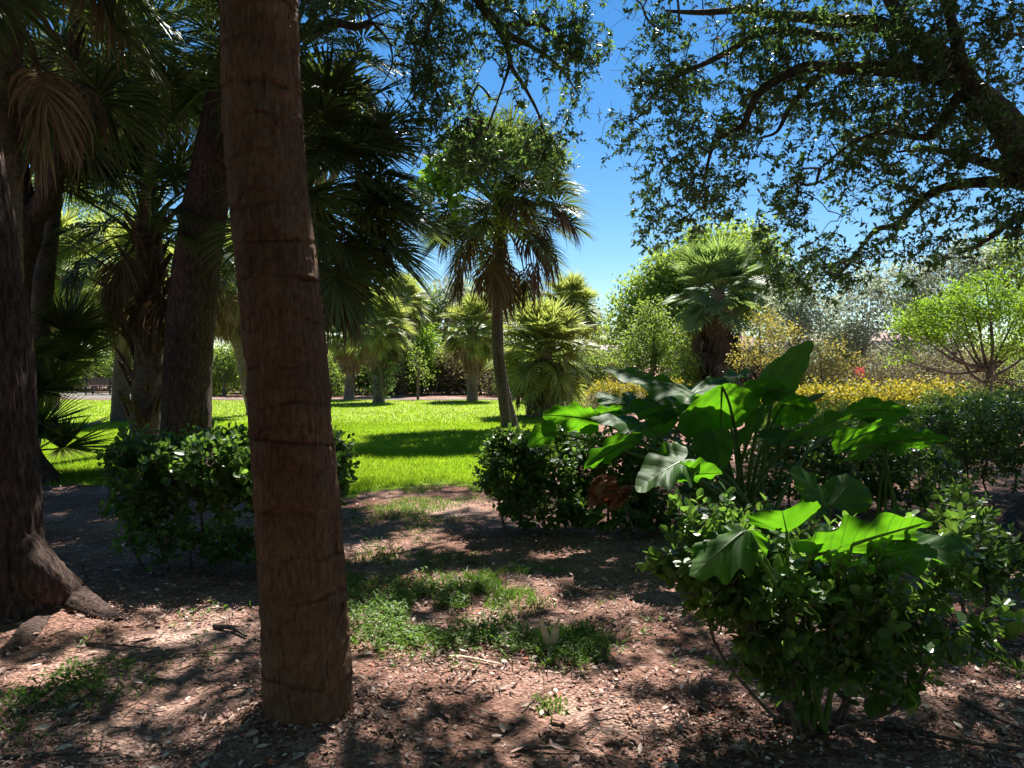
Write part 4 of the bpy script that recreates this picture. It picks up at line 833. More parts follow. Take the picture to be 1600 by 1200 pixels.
# ================= near shrubs and elephant ears =================
def st(px, Y, px2, py2, Y2): b = G(px, 570+1746/Y*1.0); b = np.array([P(px, 600, Y)[0], Y, 0.]); return (b-[0, 0, .03], P(px2, py2, Y2))
def px_ell(px, py, rx, ry, Y, dy, w): return (P(px, py, Y), (rx*Y/F, dy, ry*Y/F), w)
Y = 5.4
shrub('hedge', 'waist-high hedge of round glossy leaves behind and left of the foreground trunk', 'hedge',
      [px_ell(250, 740, 78, 62, Y, .38, 3), px_ell(330, 730, 90, 62, Y, .42, 4), px_ell(410, 735, 80, 68, Y, .4, 3.5), px_ell(480, 745, 66, 58, Y, .36, 3), px_ell(515, 725, 36, 46, Y, .3, 1.2), px_ell(215, 790, 50, 36, Y, .3, .8), px_ell(330, 810, 120, 50, Y, .36, 1.6), px_ell(200, 715, 30, 40, Y, .25, .7), px_ell(300, 850, 120, 34, Y, .3, 1.0), px_ell(430, 850, 90, 36, Y, .3, .8)],
      1600, 'cocoplum', .062, .044, [st(230+i*33, Y+rg.uniform(-.15, .15), 200+i*38, 760, Y+rg.uniform(-.2, .2)) for i in range(9)], seed=3, per=7, group='hedges', spread=.05)
Y = 6.75
shrub('hedge', 'round-leaved hedge along the right of the path, in front of the slim palm', 'hedge',
      [px_ell(800, 735, 58, 66, Y, .4, 3), px_ell(870, 720, 70, 60, Y, .45, 3), px_ell(940, 730, 80, 60, Y+.1, .45, 3), px_ell(850, 790, 70, 40, Y-.1, .4, 1.6), px_ell(950, 790, 80, 50, Y-.2, .45, 2), px_ell(1030, 760, 80, 70, Y, .5, 2.4), px_ell(1040, 700, 70, 40, Y+.3, .4, 1.2), px_ell(800, 690, 30, 24, Y, .2, .5)],
      1900, 'cocoplum', .058, .042, [st(790+i*32, Y+rg.uniform(-.2, .2), 770+i*36, 745, Y+rg.uniform(-.2, .2)) for i in range(9)], seed=5, per=8, group='hedges', spread=.05)
Y = 7.6
shrub('hedge', 'dark shaded hedge behind the elephant ear stems', 'hedge',
      [px_ell(1150, 740, 90, 70, Y, .4, 2.5), px_ell(1240, 730, 90, 75, Y+.1, .4, 2.5), px_ell(1330, 740, 90, 80, Y+.1, .45, 3), px_ell(1420, 750, 80, 70, Y, .45, 2.5), px_ell(1290, 690, 100, 40, Y+.3, .3, 1.5), px_ell(1250, 790, 200, 40, Y-.2, .3, 1.4)],
      1600, 'cocoplum', .058, .042, [st(1110+i*44, Y, 1100+i*45, 750, Y) for i in range(8)], seed=7, per=8, group='hedges', spread=.05)
Y = 8.4
shrub('hedge', 'tall leafy hedge at the right edge below the lime-green tree', 'hedge',
      [px_ell(1450, 690, 90, 60, Y+.3, .5, 3), px_ell(1540, 680, 80, 70, Y+.2, .5, 3), px_ell(1620, 690, 70, 80, Y, .5, 3), px_ell(1500, 650, 80, 36, Y+.6, .5, 2), px_ell(1590, 640, 70, 34, Y+.7, .5, 2), px_ell(1560, 740, 120, 50, Y+.2, .4, 2), px_ell(1420, 660, 60, 30, Y+.7, .4, 1.4), px_ell(1480, 780, 130, 34, Y+.1, .4, 1.6), px_ell(1600, 790, 80, 34, Y, .4, 1)],
      2000, 'cocoplum', .05, .032, [st(1440+i*36, Y+.2, 1430+i*38, 710, Y+.2) for i in range(6)], seed=9, per=9, group='hedges', spread=.06)
# the lit shrub right in front
Y = 3.05
ext = []
for (x0, y0, x1, y1, d) in [(1400, 930, 1405, 825, .0), (1440, 950, 1480, 890, -.1), (1460, 960, 1530, 850, -.15), (1470, 1000, 1560, 960, -.2), (1470, 1020, 1590, 985, -.2), (1060, 900, 1020, 875, 0.), (1100, 830, 1050, 790, .1), (1150, 830, 1130, 785, .1), (1450, 900, 1500, 775, .5), (1490, 850, 1512, 770, .5), (1380, 900, 1370, 870, -.1), (1440, 1050, 1420, 1080, -.2), (1180, 850, 1110, 800, -.05)]:
    ext.append(np.linspace(P(x0, y0, Y), P(x1, y1, Y+d), 7))
ext = np.vstack(ext)
shrub('shrub', 'sunlit round-leaved shrub in the right foreground with big leaves growing through it', 'shrub',
      [px_ell(1120, 880, 80, 62, Y, .24, 3), px_ell(1200, 900, 100, 80, Y, .3, 4), px_ell(1300, 900, 100, 80, Y, .32, 4), px_ell(1390, 930, 80, 80, Y, .3, 3.5), px_ell(1450, 985, 60, 60, Y-.05, .26, 2), px_ell(1080, 900, 50, 36, Y, .2, 1), px_ell(1250, 1010, 110, 60, Y, .3, 2.2), px_ell(1380, 1040, 90, 50, Y, .3, 1.4), px_ell(1140, 930, 60, 40, Y, .25, 1), px_ell(1100, 830, 50, 32, Y+.1, .22, 1), px_ell(1170, 830, 50, 34, Y+.15, .2, 1), px_ell(1240, 960, 110, 60, Y-.15, .2, 1.2), px_ell(1380, 960, 120, 70, Y-.15, .2, 1.5), px_ell(1300, 1040, 110, 40, Y-.15, .14, 1.2), px_ell(1180, 1020, 60, 50, Y-.1, .14, .8), px_ell(1160, 960, 60, 50, Y-.1, .15, 1), px_ell(1300, 1080, 110, 36, Y, .2, .7), px_ell(1230, 1100, 60, 30, Y, .15, .3)],
      580, 'cocoplum', .060, .039, [st(1235+i*14, Y+rg.uniform(-.08, .08), 1100+i*52, 930+rg.uniform(-30, 30), Y+rg.uniform(-.15, .15)) for i in range(7)]+[st(1290, Y, 1450, 1000, Y-.1), st(1280, Y-.05, 1150, 920, Y)], seed=13, per=10, spread=.05, extra=ext, stemr=.006, shell=.35)
Y = 4.3
shrub('shrub', 'sparse dark upright shrub between the lit shrub and the right edge', 'shrub', [px_ell(1490, 850, 60, 50, Y, .3, 2), px_ell(1550, 890, 60, 50, Y, .3, 2), px_ell(1500, 800, 30, 50, Y, .2, 1), px_ell(1440, 830, 50, 40, Y+.2, .25, 1), px_ell(1600, 860, 40, 40, Y, .3, 1)],
      260, 'cocoplum', .062, .03, [st(1470+i*26, Y, 1440+i*30, 850, Y) for i in range(5)], seed=17, per=9, spread=.05, shell=.2)
# ---- big clump ----
def up(x, y, z): return np.array([x, y, z], float)
bp = np.array([P(1165, 800, 6.2)[0], 6.2, 0.])
root = thing('elephant_ear', tuple(bp), 'big elephant ear plant towering over the hedge, with the tallest leaf pointing up right', 'plant', 'elephant ears')
def E(rt, bp_, A, T, L, R, Y, dT=0., sL=1, sR=-1, k=.5, r0=.024, mid=None, **kw):
    """blade from four photo points; the unseen depth of its two halves follows from a natural half width"""
    a = P(*A, Y); t = P(*T, Y+dT); ln = max(np.linalg.norm(t-a), .18); m = a+.22*(t-a)
    def sd(q, sg):
        p = P(*q, Y); g = np.linalg.norm((p-m)[[0, 2]]); dd = math.sqrt(max((k*ln)**2-g*g, (.10*ln)**2)); return P(*q, Y+dT*.22+sg*dd)
    ear_leaf(rt, a, t, sd(L, sL), sd(R, sR), **kw)
    b_ = np.asarray(bp_)+np.append(rg.normal(0, .09, 2)*r0/.024, -.04); d = a-b_
    m1 = b_+d*.45+np.array([-d[0]*.12, -d[1]*.12, d[2]*.12]) if mid is None else P(*mid, Y); stalk(rt, [b_, m1, a] if mid is not None else [b_, m1, b_+d*.8+np.array([-d[0]*.05, 0, d[2]*.09]), a], r0, r0*.38)
B = lambda *q, **kw: E(root, bp, *q, **kw)
B((1204, 604), (1273, 533), (1196, 572), (1245, 602), 6.2, .1, 1, -1, .42, seed=1, droop=-.06, wave=.03)
B((1128, 604), (1124, 672), (1062, 674), (1189, 640), 5.75, .34, 1, 1, .75, seed=2, droop=.05, wave=.05, lobe=.35, curl=0)
B((1064, 612), (943, 564), (1012, 580), (1040, 620), 6.1, .25, 1, -1, .42, seed=3)
B((1074, 619), (1150, 584), (1092, 592), (1108, 612), 6.1, .3, 1, -1, .45, seed=4)
B((1122, 598), (1178, 571), (1138, 580), (1146, 594), 6.5, .3, 1, -1, .4, seed=27)
B((915, 654), (842, 641), (897, 673), (900, 629), 6.2, -.1, 1, -1, .55, seed=5, wave=.04)
B((862, 676), (822, 697), (850, 694), (838, 662), 6.1, -.05, 1, -1, .6, seed=6)
B((976, 632), (931, 611), (950, 641), (962, 616), 6.6, .1, -1, 1, .5, seed=7)
B((986, 626), (982, 607), (972, 618), (993, 616), 6.7, .3, 0, 0, .4, seed=28)
B((1056, 634), (979, 630), (1020, 654), (1030, 612), 6.2, -.2, -1, 1, .55, seed=8, wave=.07)
B((1050, 651), (1004, 668), (1028, 679), (1022, 646), 6.15, -.1, 1, -1, .55, seed=29)
B((997, 664), (923, 644), (978, 674), (982, 648), 5.95, -.1, -1, 1, .48, seed=9)
B((985, 690), (904, 727), (952, 716), (946, 685), 5.8, -.15, 1, -1, .5, seed=10)
B((1117, 680), (1128, 736), (1082, 702), (1147, 690), 5.75, -.1, -1, -1, .6, seed=11, lobe=.5)
B((1062, 722), (991, 758), (1068, 750), (1020, 703), 5.35, -.25, -1, 1, .6, seed=12, wave=.09)
B((1068, 744), (1129, 734), (1088, 716), (1090, 751), 5.3, -.1, -1, 1, .45, seed=30, wave=.06)
B((1190, 643), (1147, 697), (1187, 664), (1164, 656), 5.85, -.1, -1, 1, .3, seed=13)
B((1225, 632), (1280, 640), (1245, 613), (1228, 666), 6.3, -.1, -1, 1, .7, seed=14, wave=.06)
B((1242, 686), (1184, 672), (1214, 691), (1218, 669), 5.9, -.1, -1, 1, .45, seed=15)
B((1252, 683), (1346, 627), (1286, 646), (1302, 668), 5.95, .15, -1, 1, .45, seed=16)
B((1350, 640), (1425, 638), (1368, 620), (1374, 656), 6.4, -.1, -1, 1, .55, seed=17)
B((1210, 610), (1157, 596), (1188, 624), (1200, 590), 6.15, -.1, 1, -1, .55, seed=23)
B((960, 642), (905, 652), (930, 664), (936, 634), 6.55, -.1, 1, -1, .5, seed=24)
# rolled new leaf pointing right
mb = MB(); tube(mb, spline([P(1240, 640, 6.3), P(1262, 626, 6.3), P(1290, 614, 6.3)], 10), np.array([.012, .026, .03, .03, .03, .028, .026, .02, .012, .003]), 10); mb.build('rolled_leaf', M['ear'], root, True)
# second clump at the right
bp2 = np.array([P(1390, 800, 6.9)[0], 6.9, 0.])
r2 = thing('elephant_ear', tuple(bp2), 'shaded elephant ear at the right with drooping flat leaves, one small leaf glowing', 'plant', 'elephant ears')
B2 = lambda *q, **kw: E(r2, bp2, *q, r0=.018, **kw)
B2((1385, 667), (1300, 690), (1352, 702), (1346, 654), 6.8, -.15, 1, -1, .5, seed=31)
B2((1388, 690), (1482, 677), (1412, 667), (1418, 702), 6.7, -.1, -1, 1, .5, seed=32)
B2((1368, 696), (1316, 716), (1347, 716), (1338, 698), 6.4, -.05, 1, -1, .4, seed=33)
B2((1325, 676), (1302, 704), (1312, 706), (1300, 676), 6.9, 0, 1, -1, .6, seed=34)
bp3 = np.array([P(1300, 800, 4.6)[0], 4.6, 0.])
r3 = thing('elephant_ear', tuple(bp3), 'elephant ear with two dull drooping leaves behind the lit shrub', 'plant', 'elephant ears')
E(r3, bp3, (1285, 784), (1241, 723), (1254, 782), (1280, 750), 4.6, .05, -1, 1, .4, r0=.015, seed=41)
E(r3, bp3, (1302, 786), (1338, 742), (1294, 748), (1364, 788), 4.6, .1, 1, 1, .75, r0=.015, seed=42, wave=.06, lobe=.5)
# the one in the front shrub
bp4 = np.array([P(1268, 1150, 3.05)[0], 3.05, 0.])
r4 = thing('elephant_ear', tuple(bp4), 'young elephant ear with bright translucent leaves growing up through the front shrub', 'plant', 'elephant ears')
B4 = lambda *q, **kw: E(r4, bp4, *q, r0=.015, **kw)
B4((1229, 830), (1221, 796), (1168, 808), (1279, 786), 2.95, -.08, -1, -1, .9, mid=(1236, 950), seed=51, droop=.05, wave=.04, lobe=.3, curl=.05)
B4((1332, 850), (1454, 810), (1334, 808), (1400, 846), 2.9, .1, -1, 1, .40, mid=(1300, 980), seed=52, droop=.04, wave=.05, lobe=1.5)
B4((1388, 868), (1531, 835), (1440, 831), (1442, 884), 2.95, .05, 1, -1, .36, mid=(1310, 980), seed=53, wave=.05, lobe=.7)
B4((1160, 832), (1080, 891), (1164, 892), (1098, 840), 2.85, -.15, -1, 1, .55, mid=(1230, 960), seed=54, wave=.07, lobe=.4)
B4((1172, 832), (1188, 878), (1200, 846), (1172, 852), 2.9, .05, 1, 1, .5, mid=(1236, 960), seed=55, wave=.06, lobe=.3)
for (x0, y0) in [(1250, 1050), (1292, 1075), (1262, 1020)]:
    stalk(r4, [bp4+np.append(rg.normal(0, .03, 2), -.02), P(x0, y0+40, 3.0), P(x0+rg.uniform(-20, 20), y0-60, 3.0)], .017, .005)
# ================= small things on the ground =================
# dead brown leaf caught in the hedge
o = thing('dried_leaf', tuple(P(950, 790, 5.9)), 'crumpled rust-brown dead leaf hanging in the hedge right of the path', 'leaf')
m_dead = leafmat('dead_ear', [(0, (.16, .055, .032)), (1, (.27, .10, .055))], (.3, .1, .04), .15, .7, .2, nscale=14)
M['dead_ear'] = m_dead
c = P(950, 768, 5.95); th, ph = np.meshgrid(np.linspace(0, 1, 34), np.linspace(0, 1, 34)); q = np.stack([th-.5, ph*0, ph-.5], -1); d = fbm(np.stack([th*3.2, ph*3.2, th*0], -1), 71, 4); d2 = fbm(np.stack([th*3.2, ph*3.2, th*0+5], -1), 73, 4)
edge = 1-.35*np.abs(2*ph-1)**2+.2*noise(np.stack([ph*5, ph*0, ph*0], -1), 7)
v = c+np.stack([(th-.5)*.32*edge+.08*d2, .24*d-.1*np.abs(th-.5), (ph-.5)*.26*(1-.3*np.abs(2*th-1))+.10*d2], -1); i = (np.arange(33)*34)[:, None]; j = np.arange(33)[None]
mb = MB(); mb.add(v.reshape(-1, 3), np.stack([i+j, i+j+1, i+35+j, i+34+j], -1).reshape(-1, 4)); mb.build('blade', m_dead, o, True)
mb = MB(); tube(mb, spline([P(960, 770, 5.95), P(975, 790, 6.0), P(990, 830, 6.1)], 10), .008, 6); mb.build('leaf_stem', M['twig'], o)
# split palm boot standing in the weeds
b = G(860, 1020); o = thing('palm_boot', tuple(b), 'pale split palm leaf base sticking up from the weeds in a V', 'palm boot')
pale = plain('pale_boot', (.46, .38, .26), .7, .25, 30)
for x1, y1, w in ((849, 962, .018), (872, 966, .022)):
    mb = MB(); D_ = b[1]; tube(mb, spline([b+[0, 0, -.01], P((860+x1)/2, 1000, D_), P(x1-2, 975, D_), P(x1+(4 if x1 > 860 else -1), y1, D_)], 12), np.array([1, 1.1, 1.1, 1.1, 1.05, 1., .95, .85, .7, .5, .3, .1])*w, 8, flat=.4); mb.build('prong', pale, o, True)
mb = MB(); tube(mb, spline([b+[0, 0, .03], b+[.0, -.05, .012], b+[-.02, -.14, .008]], 8), np.linspace(.024, .014, 8), 8, flat=.5); mb.build('stub', pale, o, True)
def stick(p0, p1, r_, label, bow=.02, mat='twig', name='fallen_stick', cat='stick', group='sticks on the ground', flat=1.0):
    a = G(*p0); b = G(*p1); a[2] = float(ground_h(a[0], a[1]))+r_*.8; b[2] = float(ground_h(b[0], b[1]))+r_*.8; m = (a+b)/2+np.array([rg.normal(0, bow), rg.normal(0, bow), .012])
    mb = MB(); tube(mb, spline([a, m, b], 16), np.linspace(r_, r_*.45, 16), 7, ridged(.1, 6, 9, 3), flat=flat); return tag(mb.build(name, M[mat] if isinstance(mat, str) else mat, None, True), label, cat, group)
stick((335, 985), (385, 1003), .016, 'short thick stick lying left of the foreground trunk')
stick((130, 1010), (232, 1018), .008, 'thin dark stick pointing right from the left oak root')
stick((0, 1192), (150, 1188), .010, 'bare stick at the bottom left corner')
stick((120, 1045), (385, 1028), .005, 'long thin twig left of the foreground trunk')
stick((690, 1032), (790, 1040), .012, 'pale dry leaf base lying in the sunny patch', .03, pale, 'fallen_leaf_base', 'leaf base', None, .5)
stick((800, 1165), (905, 1168), .010, 'brown curled pod-like stick at the bottom centre', .02)
stick((840, 1020), (905, 1012), .006, 'short stick at the foot of the pale split palm boot')
stick((585, 1065), (640, 1050), .004, 'thin twig right of the foreground trunk foot', .03)
stick((660, 1030), (690, 1060), .005, 'bent dark twig in the sunny patch', .03)
stick((1380, 1130), (1600, 1170), .014, 'long root-like stick on the mulch at the lower right', .05)
stick((1500, 1090), (1610, 1150), .012, 'dark stick on the mulch at the right edge', .05)
stick((815, 1110), (875, 1075), .004, 'thin curved twig in the middle of the sunny patch', .04)
# yellowish vine shoot at the right edge
b = P(1620, 950, 3.0); o = thing('vine', tuple(b), 'yellow-tan vine shoot reaching in from the right edge above the lit shrub', 'vine')
mb = MB(); tube(mb, spline([P(1640, 935, 3.0), P(1610, 950, 3.0), P(1575, 962, 2.98), P(1545, 955, 2.97), P(1525, 948, 2.97)], 18), np.linspace(.0055, .002, 18), 6); mb.build('stem', plain('vine_stem', (.5, .32, .12), .6, .15, 20), o, True)
mb = MB(); tip = P(1568, 945, 2.98); D = np.array([[1, 0, .1], [-1, .1, .2], [.3, -.6, .5], [-.5, .5, .4], [.6, .4, .3]], float); scatter_leaves(mb, np.tile(tip, (5, 1)), D, np.tile([0, -.3, 1.], (5, 1)), .05, .024, T_OVAL, np.full(5, .7)); tube(mb, [P(1572, 962, 2.98), tip], .002, 4); mb.build('leaves', M['cocoplum'], o)
# ================= far trees and shrubs =================
def tree(name, label, cat, trunk, crown_blobs, Y, mat, L, W, per=14, spread=.3, group=None, dens=1.0, seed=0, tr=(.2, .1), limb_n=10, droop=.1, up=.5, bark='palm_grey', dy=None, hole=-.25, tm=T_RHOMB, nodes0=None, twr=.006, hf=1.0):
    """trunk: px points from foot to fork; crown_blobs: (px,py,rx,ry,n) round depth Y"""
    r = np.random.default_rng(seed+500); f = np.array([P(trunk[0][0], 600, Y)[0], Y, 0.]); pts = [f-[0, 0, .05]]+[P(x, y, Y) for x, y in trunk[1:]]
    root = thing(name, tuple(f), label, cat, group)
    sp = spline(np.column_stack([pts, np.linspace(tr[0], tr[1], len(pts))]), 30); mb = MB(); tube(mb, sp[:, :3], sp[:, 3], 10, ridged(.07, 8, 3, seed)); 
    cs = np.vstack([ellipsoid_pts(P(x, y, Y+r.normal(0, .3)), (rx*Y/F, dy if dy else rx*Y/F*.8, ry*Y/F), max(4, int(n*dens)), r, .45) for x, y, rx, ry, n in crown_blobs]); cs = cs[cs[:, 2] > .12]; cs = cs[fbm(cs*hf, seed+3, 2) > hole]
    top = sp[-1, :3]; nodes = [sp[15:, :3]]
    for i in range(limb_n):
        x, y, rx, ry, n = crown_blobs[i % len(crown_blobs)]; e = P(x+r.uniform(-.4, .4)*rx, y+r.uniform(-.3, .4)*ry, Y+r.uniform(-.5, .5)*rx*Y/F*.6); s = sp[-1-r.integers(8), :3]; m = s*.55+e*.45+np.array([0, 0, -.12*np.linalg.norm(e-s)+.0])+r.normal(0, .05, 3)
        q = spline([s, m, e], 14); tube(mb, q, np.linspace(tr[1]*.65, tr[1]*.12, 14), 6); nodes.append(q[3:])
    sub = cs[r.random(len(cs)) < min(1, 420/len(cs))]; twig_tree(mb, np.vstack(nodes), sub, r, twr, 3, rmax=tr[1]*.4); mb.build('trunk', M[bark], root, True)
    mb = MB(); sprays(mb, cs, per, spread, L, W, r, tm, droop=droop, up=up); mb.build('crown', M[mat], root)
    return root
tree('broadleaf_tree', 'big sunlit yellow-green tree behind the fan palm, against the blue sky', 'tree', [(1075, 640), (1080, 580), (1090, 520), (1100, 470)],
     [(1120, 392, 58, 40, 200), (1170, 380, 36, 30, 90), (1050, 430, 50, 42, 190), (1090, 440, 50, 50, 190), (990, 485, 36, 40, 120), (1010, 450, 30, 30, 70), (1030, 500, 50, 50, 170), (1190, 420, 40, 46, 130), (1215, 455, 26, 36, 60), (1070, 520, 60, 50, 160), (1170, 470, 50, 50, 130), (980, 525, 30, 34, 60), (1200, 500, 30, 40, 50)], 36, 'tree_bright', .22, .10, 16, .34, seed=1, tr=(.35, .18), dens=1.25, hole=-.22)
tree('broadleaf_tree', 'grey-green small tree at the fence left of the fan palm', 'tree', [(1015, 640), (1018, 590), (1025, 550)], [(1010, 530, 40, 40, 100), (1045, 550, 36, 40, 90), (985, 560, 30, 28, 60), (1030, 580, 50, 26, 70), (1020, 495, 26, 26, 40)], 31, 'tree_mid', .13, .07, 15, .25, seed=2, tr=(.14, .08), dens=1.2)
tree('shrub', 'bright green bush at the fence, against the fan palm trunk', 'shrub', [(1068, 645), (1068, 610)], [(1062, 570, 28, 26, 70), (1075, 600, 28, 26, 70), (1045, 605, 26, 22, 50)], 29.5, 'tree_bright', .12, .06, 14, .2, seed=3, tr=(.07, .05), limb_n=5)
# silver-leaved thicket
SV = [(1245, [(1240, 470, 40, 40, 70), (1230, 520, 50, 40, 90), (1270, 500, 40, 40, 70), (1250, 440, 24, 26, 26)]), (1345, [(1330, 500, 50, 50, 110), (1350, 450, 34, 34, 50), (1320, 540, 44, 40, 90), (1300, 560, 40, 36, 60)]), (1420, [(1400, 450, 40, 40, 70), (1420, 500, 50, 50, 110), (1380, 540, 50, 40, 90), (1440, 430, 30, 26, 36)]), (1490, [(1480, 450, 44, 44, 80), (1500, 410, 36, 34, 50), (1470, 510, 50, 50, 100), (1530, 420, 36, 40, 50)])]
for i, (x, bl) in enumerate(SV):
    tree('silver_shrub', ['silver-grey leafed tall shrub nearest the tip of the tallest elephant ear leaf', 'silver-grey leafed tall shrub in the middle of the row, over the red flowers', 'silver-grey leafed tall shrub just left of the lime-green tree', 'silver-grey leafed tall shrub behind the lime-green tree crown'][i], 'shrub', [(x, 640), (x-3, 590), (x+4, 545)], bl, 27+i*.8, 'tree_silver', .16, .075, 13, .22, group='silver shrubs', seed=10+i, tr=(.11, .06), limb_n=12, dens=1.8, hole=-.16, twr=.004, hf=1.6)
tree('broadleaf_tree', 'dense mid-green tree at the right edge behind the lime-green tree', 'tree', [(1620, 640), (1615, 560), (1605, 500)], [(1580, 420, 50, 50, 160), (1620, 470, 60, 60, 200), (1560, 400, 30, 26, 50), (1640, 400, 50, 40, 120), (1600, 540, 60, 50, 150)], 30, 'tree_mid', .15, .075, 15, .28, seed=15, tr=(.2, .1), dens=1.1)
for i, (x, y, bl, lab) in enumerate([(1190, 645, [(1190, 498, 30, 9, 50), (1220, 520, 30, 9, 50), (1168, 540, 22, 8, 26), (1205, 560, 36, 10, 50), (1175, 517, 24, 8, 30), (1165, 565, 20, 8, 20)], 'yellow and orange leaved tall shrub right of the fan palm trunk'), (1290, 645, [(1290, 545, 30, 12, 50), (1310, 570, 40, 12, 60), (1270, 585, 40, 12, 50)], 'olive-yellow leaved shrub beside the tallest elephant ear tip'), (1250, 640, [(1240, 580, 40, 26, 70), (1280, 600, 40, 20, 60), (1330, 590, 40, 24, 50)], 'thin pale shrub in front of the fence')]):
    tree('shrub', lab, 'shrub', [(x, y), (x, 600)], bl, 25+i*.5, 'yellowing', .09, .05, 13, .17, group='yellowing shrubs', seed=30+i, tr=(.06, .04), limb_n=7, hole=-.12, hf=2.6, twr=.003, dens=1.2)
for i, (x, bl, m_) in enumerate([(1370, [(1360, 590, 36, 36, 60), (1390, 580, 30, 30, 40)], 'brownish'), (1440, [(1440, 590, 44, 36, 70), (1410, 610, 40, 24, 40)], 'brownish'), (1500, [(1500, 600, 40, 36, 60), (1530, 580, 40, 40, 60)], 'brownish'), (1580, [(1580, 600, 44, 40, 70)], 'tree_mid')]):
    tree('shrub', ['bare brownish twiggy shrub in front of the fence, behind the red flowers', 'brownish twiggy shrub in front of the fence, between red flowers and lime tree', 'brownish twiggy shrub at the foot of the lime-green tree', 'green twiggy shrub at the right edge by the fence'][i], 'shrub', [(x, 640), (x, 600)], bl, 22+i*.4, m_, .07, .035, 9, .16, group='twiggy shrubs', seed=40+i, tr=(.06, .035), limb_n=9, hole=-.1, hf=2, twr=.004, dens=2.4)
# lime tree with flat layered crown
root = tree('lime_leaved_tree', 'small lime-green tree with flat layered crown and pale trunk at the right', 'tree', [(1546, 640), (1545, 600), (1549, 568)],
     [(1445, 507, 50, 9, 100), (1480, 480, 56, 10, 120), (1520, 455, 40, 9, 70), (1545, 434, 24, 6, 30), (1565, 488, 50, 9, 80), (1610, 468, 54, 11, 110), (1600, 520, 50, 9, 60), (1500, 530, 24, 8, 16), (1440, 525, 26, 10, 22), (1650, 490, 50, 30, 80), (1530, 500, 40, 8, 50), (1405, 560, 16, 8, 10), (1480, 520, 60, 14, 36), (1580, 545, 50, 14, 30), (1420, 490, 20, 8, 20), (1620, 540, 40, 30, 50)], 13.8, 'tree_lime', .075, .032, 15, .09, seed=60, tr=(.075, .055), limb_n=14, hole=-.3, hf=3, twr=.0028, dy=.55)
# red flowers
o = thing('flower_spike', tuple(np.append(P(1345, 630, 21)[:2], 0)), 'small spray of red flowers in front of the fence', 'flowers'); mb = MB(); cs = px_blob(1345, 580, 7, 9, 21, .12, 14, rg); sprays(mb, cs, 6, .05, .05, .04, rg); mb.build('petals', M['flower'], o); mb = MB(); b = np.append(P(1345, 630, 21)[:2], 0); tube(mb, [b, P(1345, 582, 21)], .012, 5); mb.build('stem', M['twig'], o)
# yellow-orange hedges
def low_hedge(label, x0, x1, ytop, Y, h, mat, n, seed, group='clipped hedges', L=.075, W=.045, zb=.2, dep=.6, per=13, spread=.09, slope=0):
    r = np.random.default_rng(seed); k = max(5, int((x1-x0)/28)); bx = []
    for i in range(k):
        x = x0+(x1-x0)*(i+.5)/k; c = P(x, ytop, Y+slope*i); zt = c[2]; c[2] = zt*.55; w = (x1-x0)/k*Y/F; bx.append((c+np.array([0, r.uniform(-.1, .1), r.uniform(-.04, .04)]), (w*.85, dep, zt*.5*r.uniform(.93, 1.1)), 1))
    stems = []
    for i in range(k*2):
        x = x0+(x1-x0)*(i+.5)/k/2; c = P(x, ytop, Y+slope*i/2); stems.append((np.array([c[0], c[1], -.03]), np.array([c[0]+r.uniform(-.2, .2), c[1], c[2]*.7])))
    return shrub('hedge', label, 'hedge', bx, n, mat, L, W, stems, group, per, seed=seed, spread=spread, shell=.65, stemr=.012, tm=T_RHOMB)
low_hedge('clipped yellow-orange hedge just right of the tallest elephant ear', 1190, 1350, 604, 17, 1, 'croton', 800, 71, W=.05)
low_hedge('clipped yellow-orange hedge turning green, left of the lime-green tree', 1340, 1500, 600, 15.5, 1, 'croton', 800, 72)
low_hedge('yellowish hedge below the beige gatepost, left of the elephant ear', 925, 1075, 598, 26, 1, 'croton', 620, 73, L=.10, W=.06)
low_hedge('dull green hedge at the foot of the lime-green tree', 1460, 1660, 615, 12.5, 1, 'tree_mid', 900, 74, L=.06, W=.04)
low_hedge('loose olive hedge between the yellow-orange hedges and the elephant ear', 1180, 1480, 634, 11.5, .9, 'tree_mid', 1000, 75, L=.055, W=.035)
low_hedge('low dry shrub strip right of the short bushy palm', 880, 1010, 618, 23, .7, 'brownish', 360, 76, L=.08, W=.04)
# thicket behind the lawn
TH = [(520, 600, [(520, 590, 40, 36, 90)], 'tree_mid', 'dark green bush behind the first squat palm'), (655, 600, [(655, 565, 24, 40, 90), (640, 590, 24, 24, 50), (668, 535, 16, 24, 30)], 'tree_lime', 'bright yellow-green bush in the middle of the thicket behind the lawn'),
      (700, 600, [(700, 580, 36, 32, 90), (680, 600, 30, 20, 40)], 'brownish', 'brownish dry bush left of the upright-crowned palm'), (765, 600, [(770, 580, 40, 40, 90), (800, 590, 40, 34, 80)], 'brownish', 'brown-green bush behind the slim leaning trunk'), (620, 600, [(615, 590, 34, 30, 70)], 'brownish', 'dull bush between the squat palms'),
      (835, 600, [(840, 570, 40, 40, 90), (900, 580, 40, 36, 90)], 'tree_mid', 'green bush behind the short bushy palm'), (350, 600, [(335, 580, 30, 34, 80), (365, 575, 34, 36, 80)], 'tree_mid', 'rounded bush in the gap left of the foreground trunk'), (332, 610, [(330, 604, 20, 20, 50)], 'tree_lime', 'low bright bush at the foot of the leaning trunk gap'), (150, 570, [(130, 545, 50, 36, 110), (170, 560, 40, 30, 80), (90, 560, 40, 40, 80)], 'tree_mid', 'green bush behind the bench'), (70, 600, [(60, 590, 50, 40, 90), (30, 560, 40, 50, 80)], 'tree_mid', 'dark bush left of the bench'), (440, 600, [(430, 570, 60, 50, 120), (480, 560, 50, 60, 120)], 'tree_mid', 'dark bush hidden mostly by the foreground trunk'), (250, 590, [(250, 560, 60, 44, 120)], 'tree_mid', 'bush glimpsed behind the booted palm')]
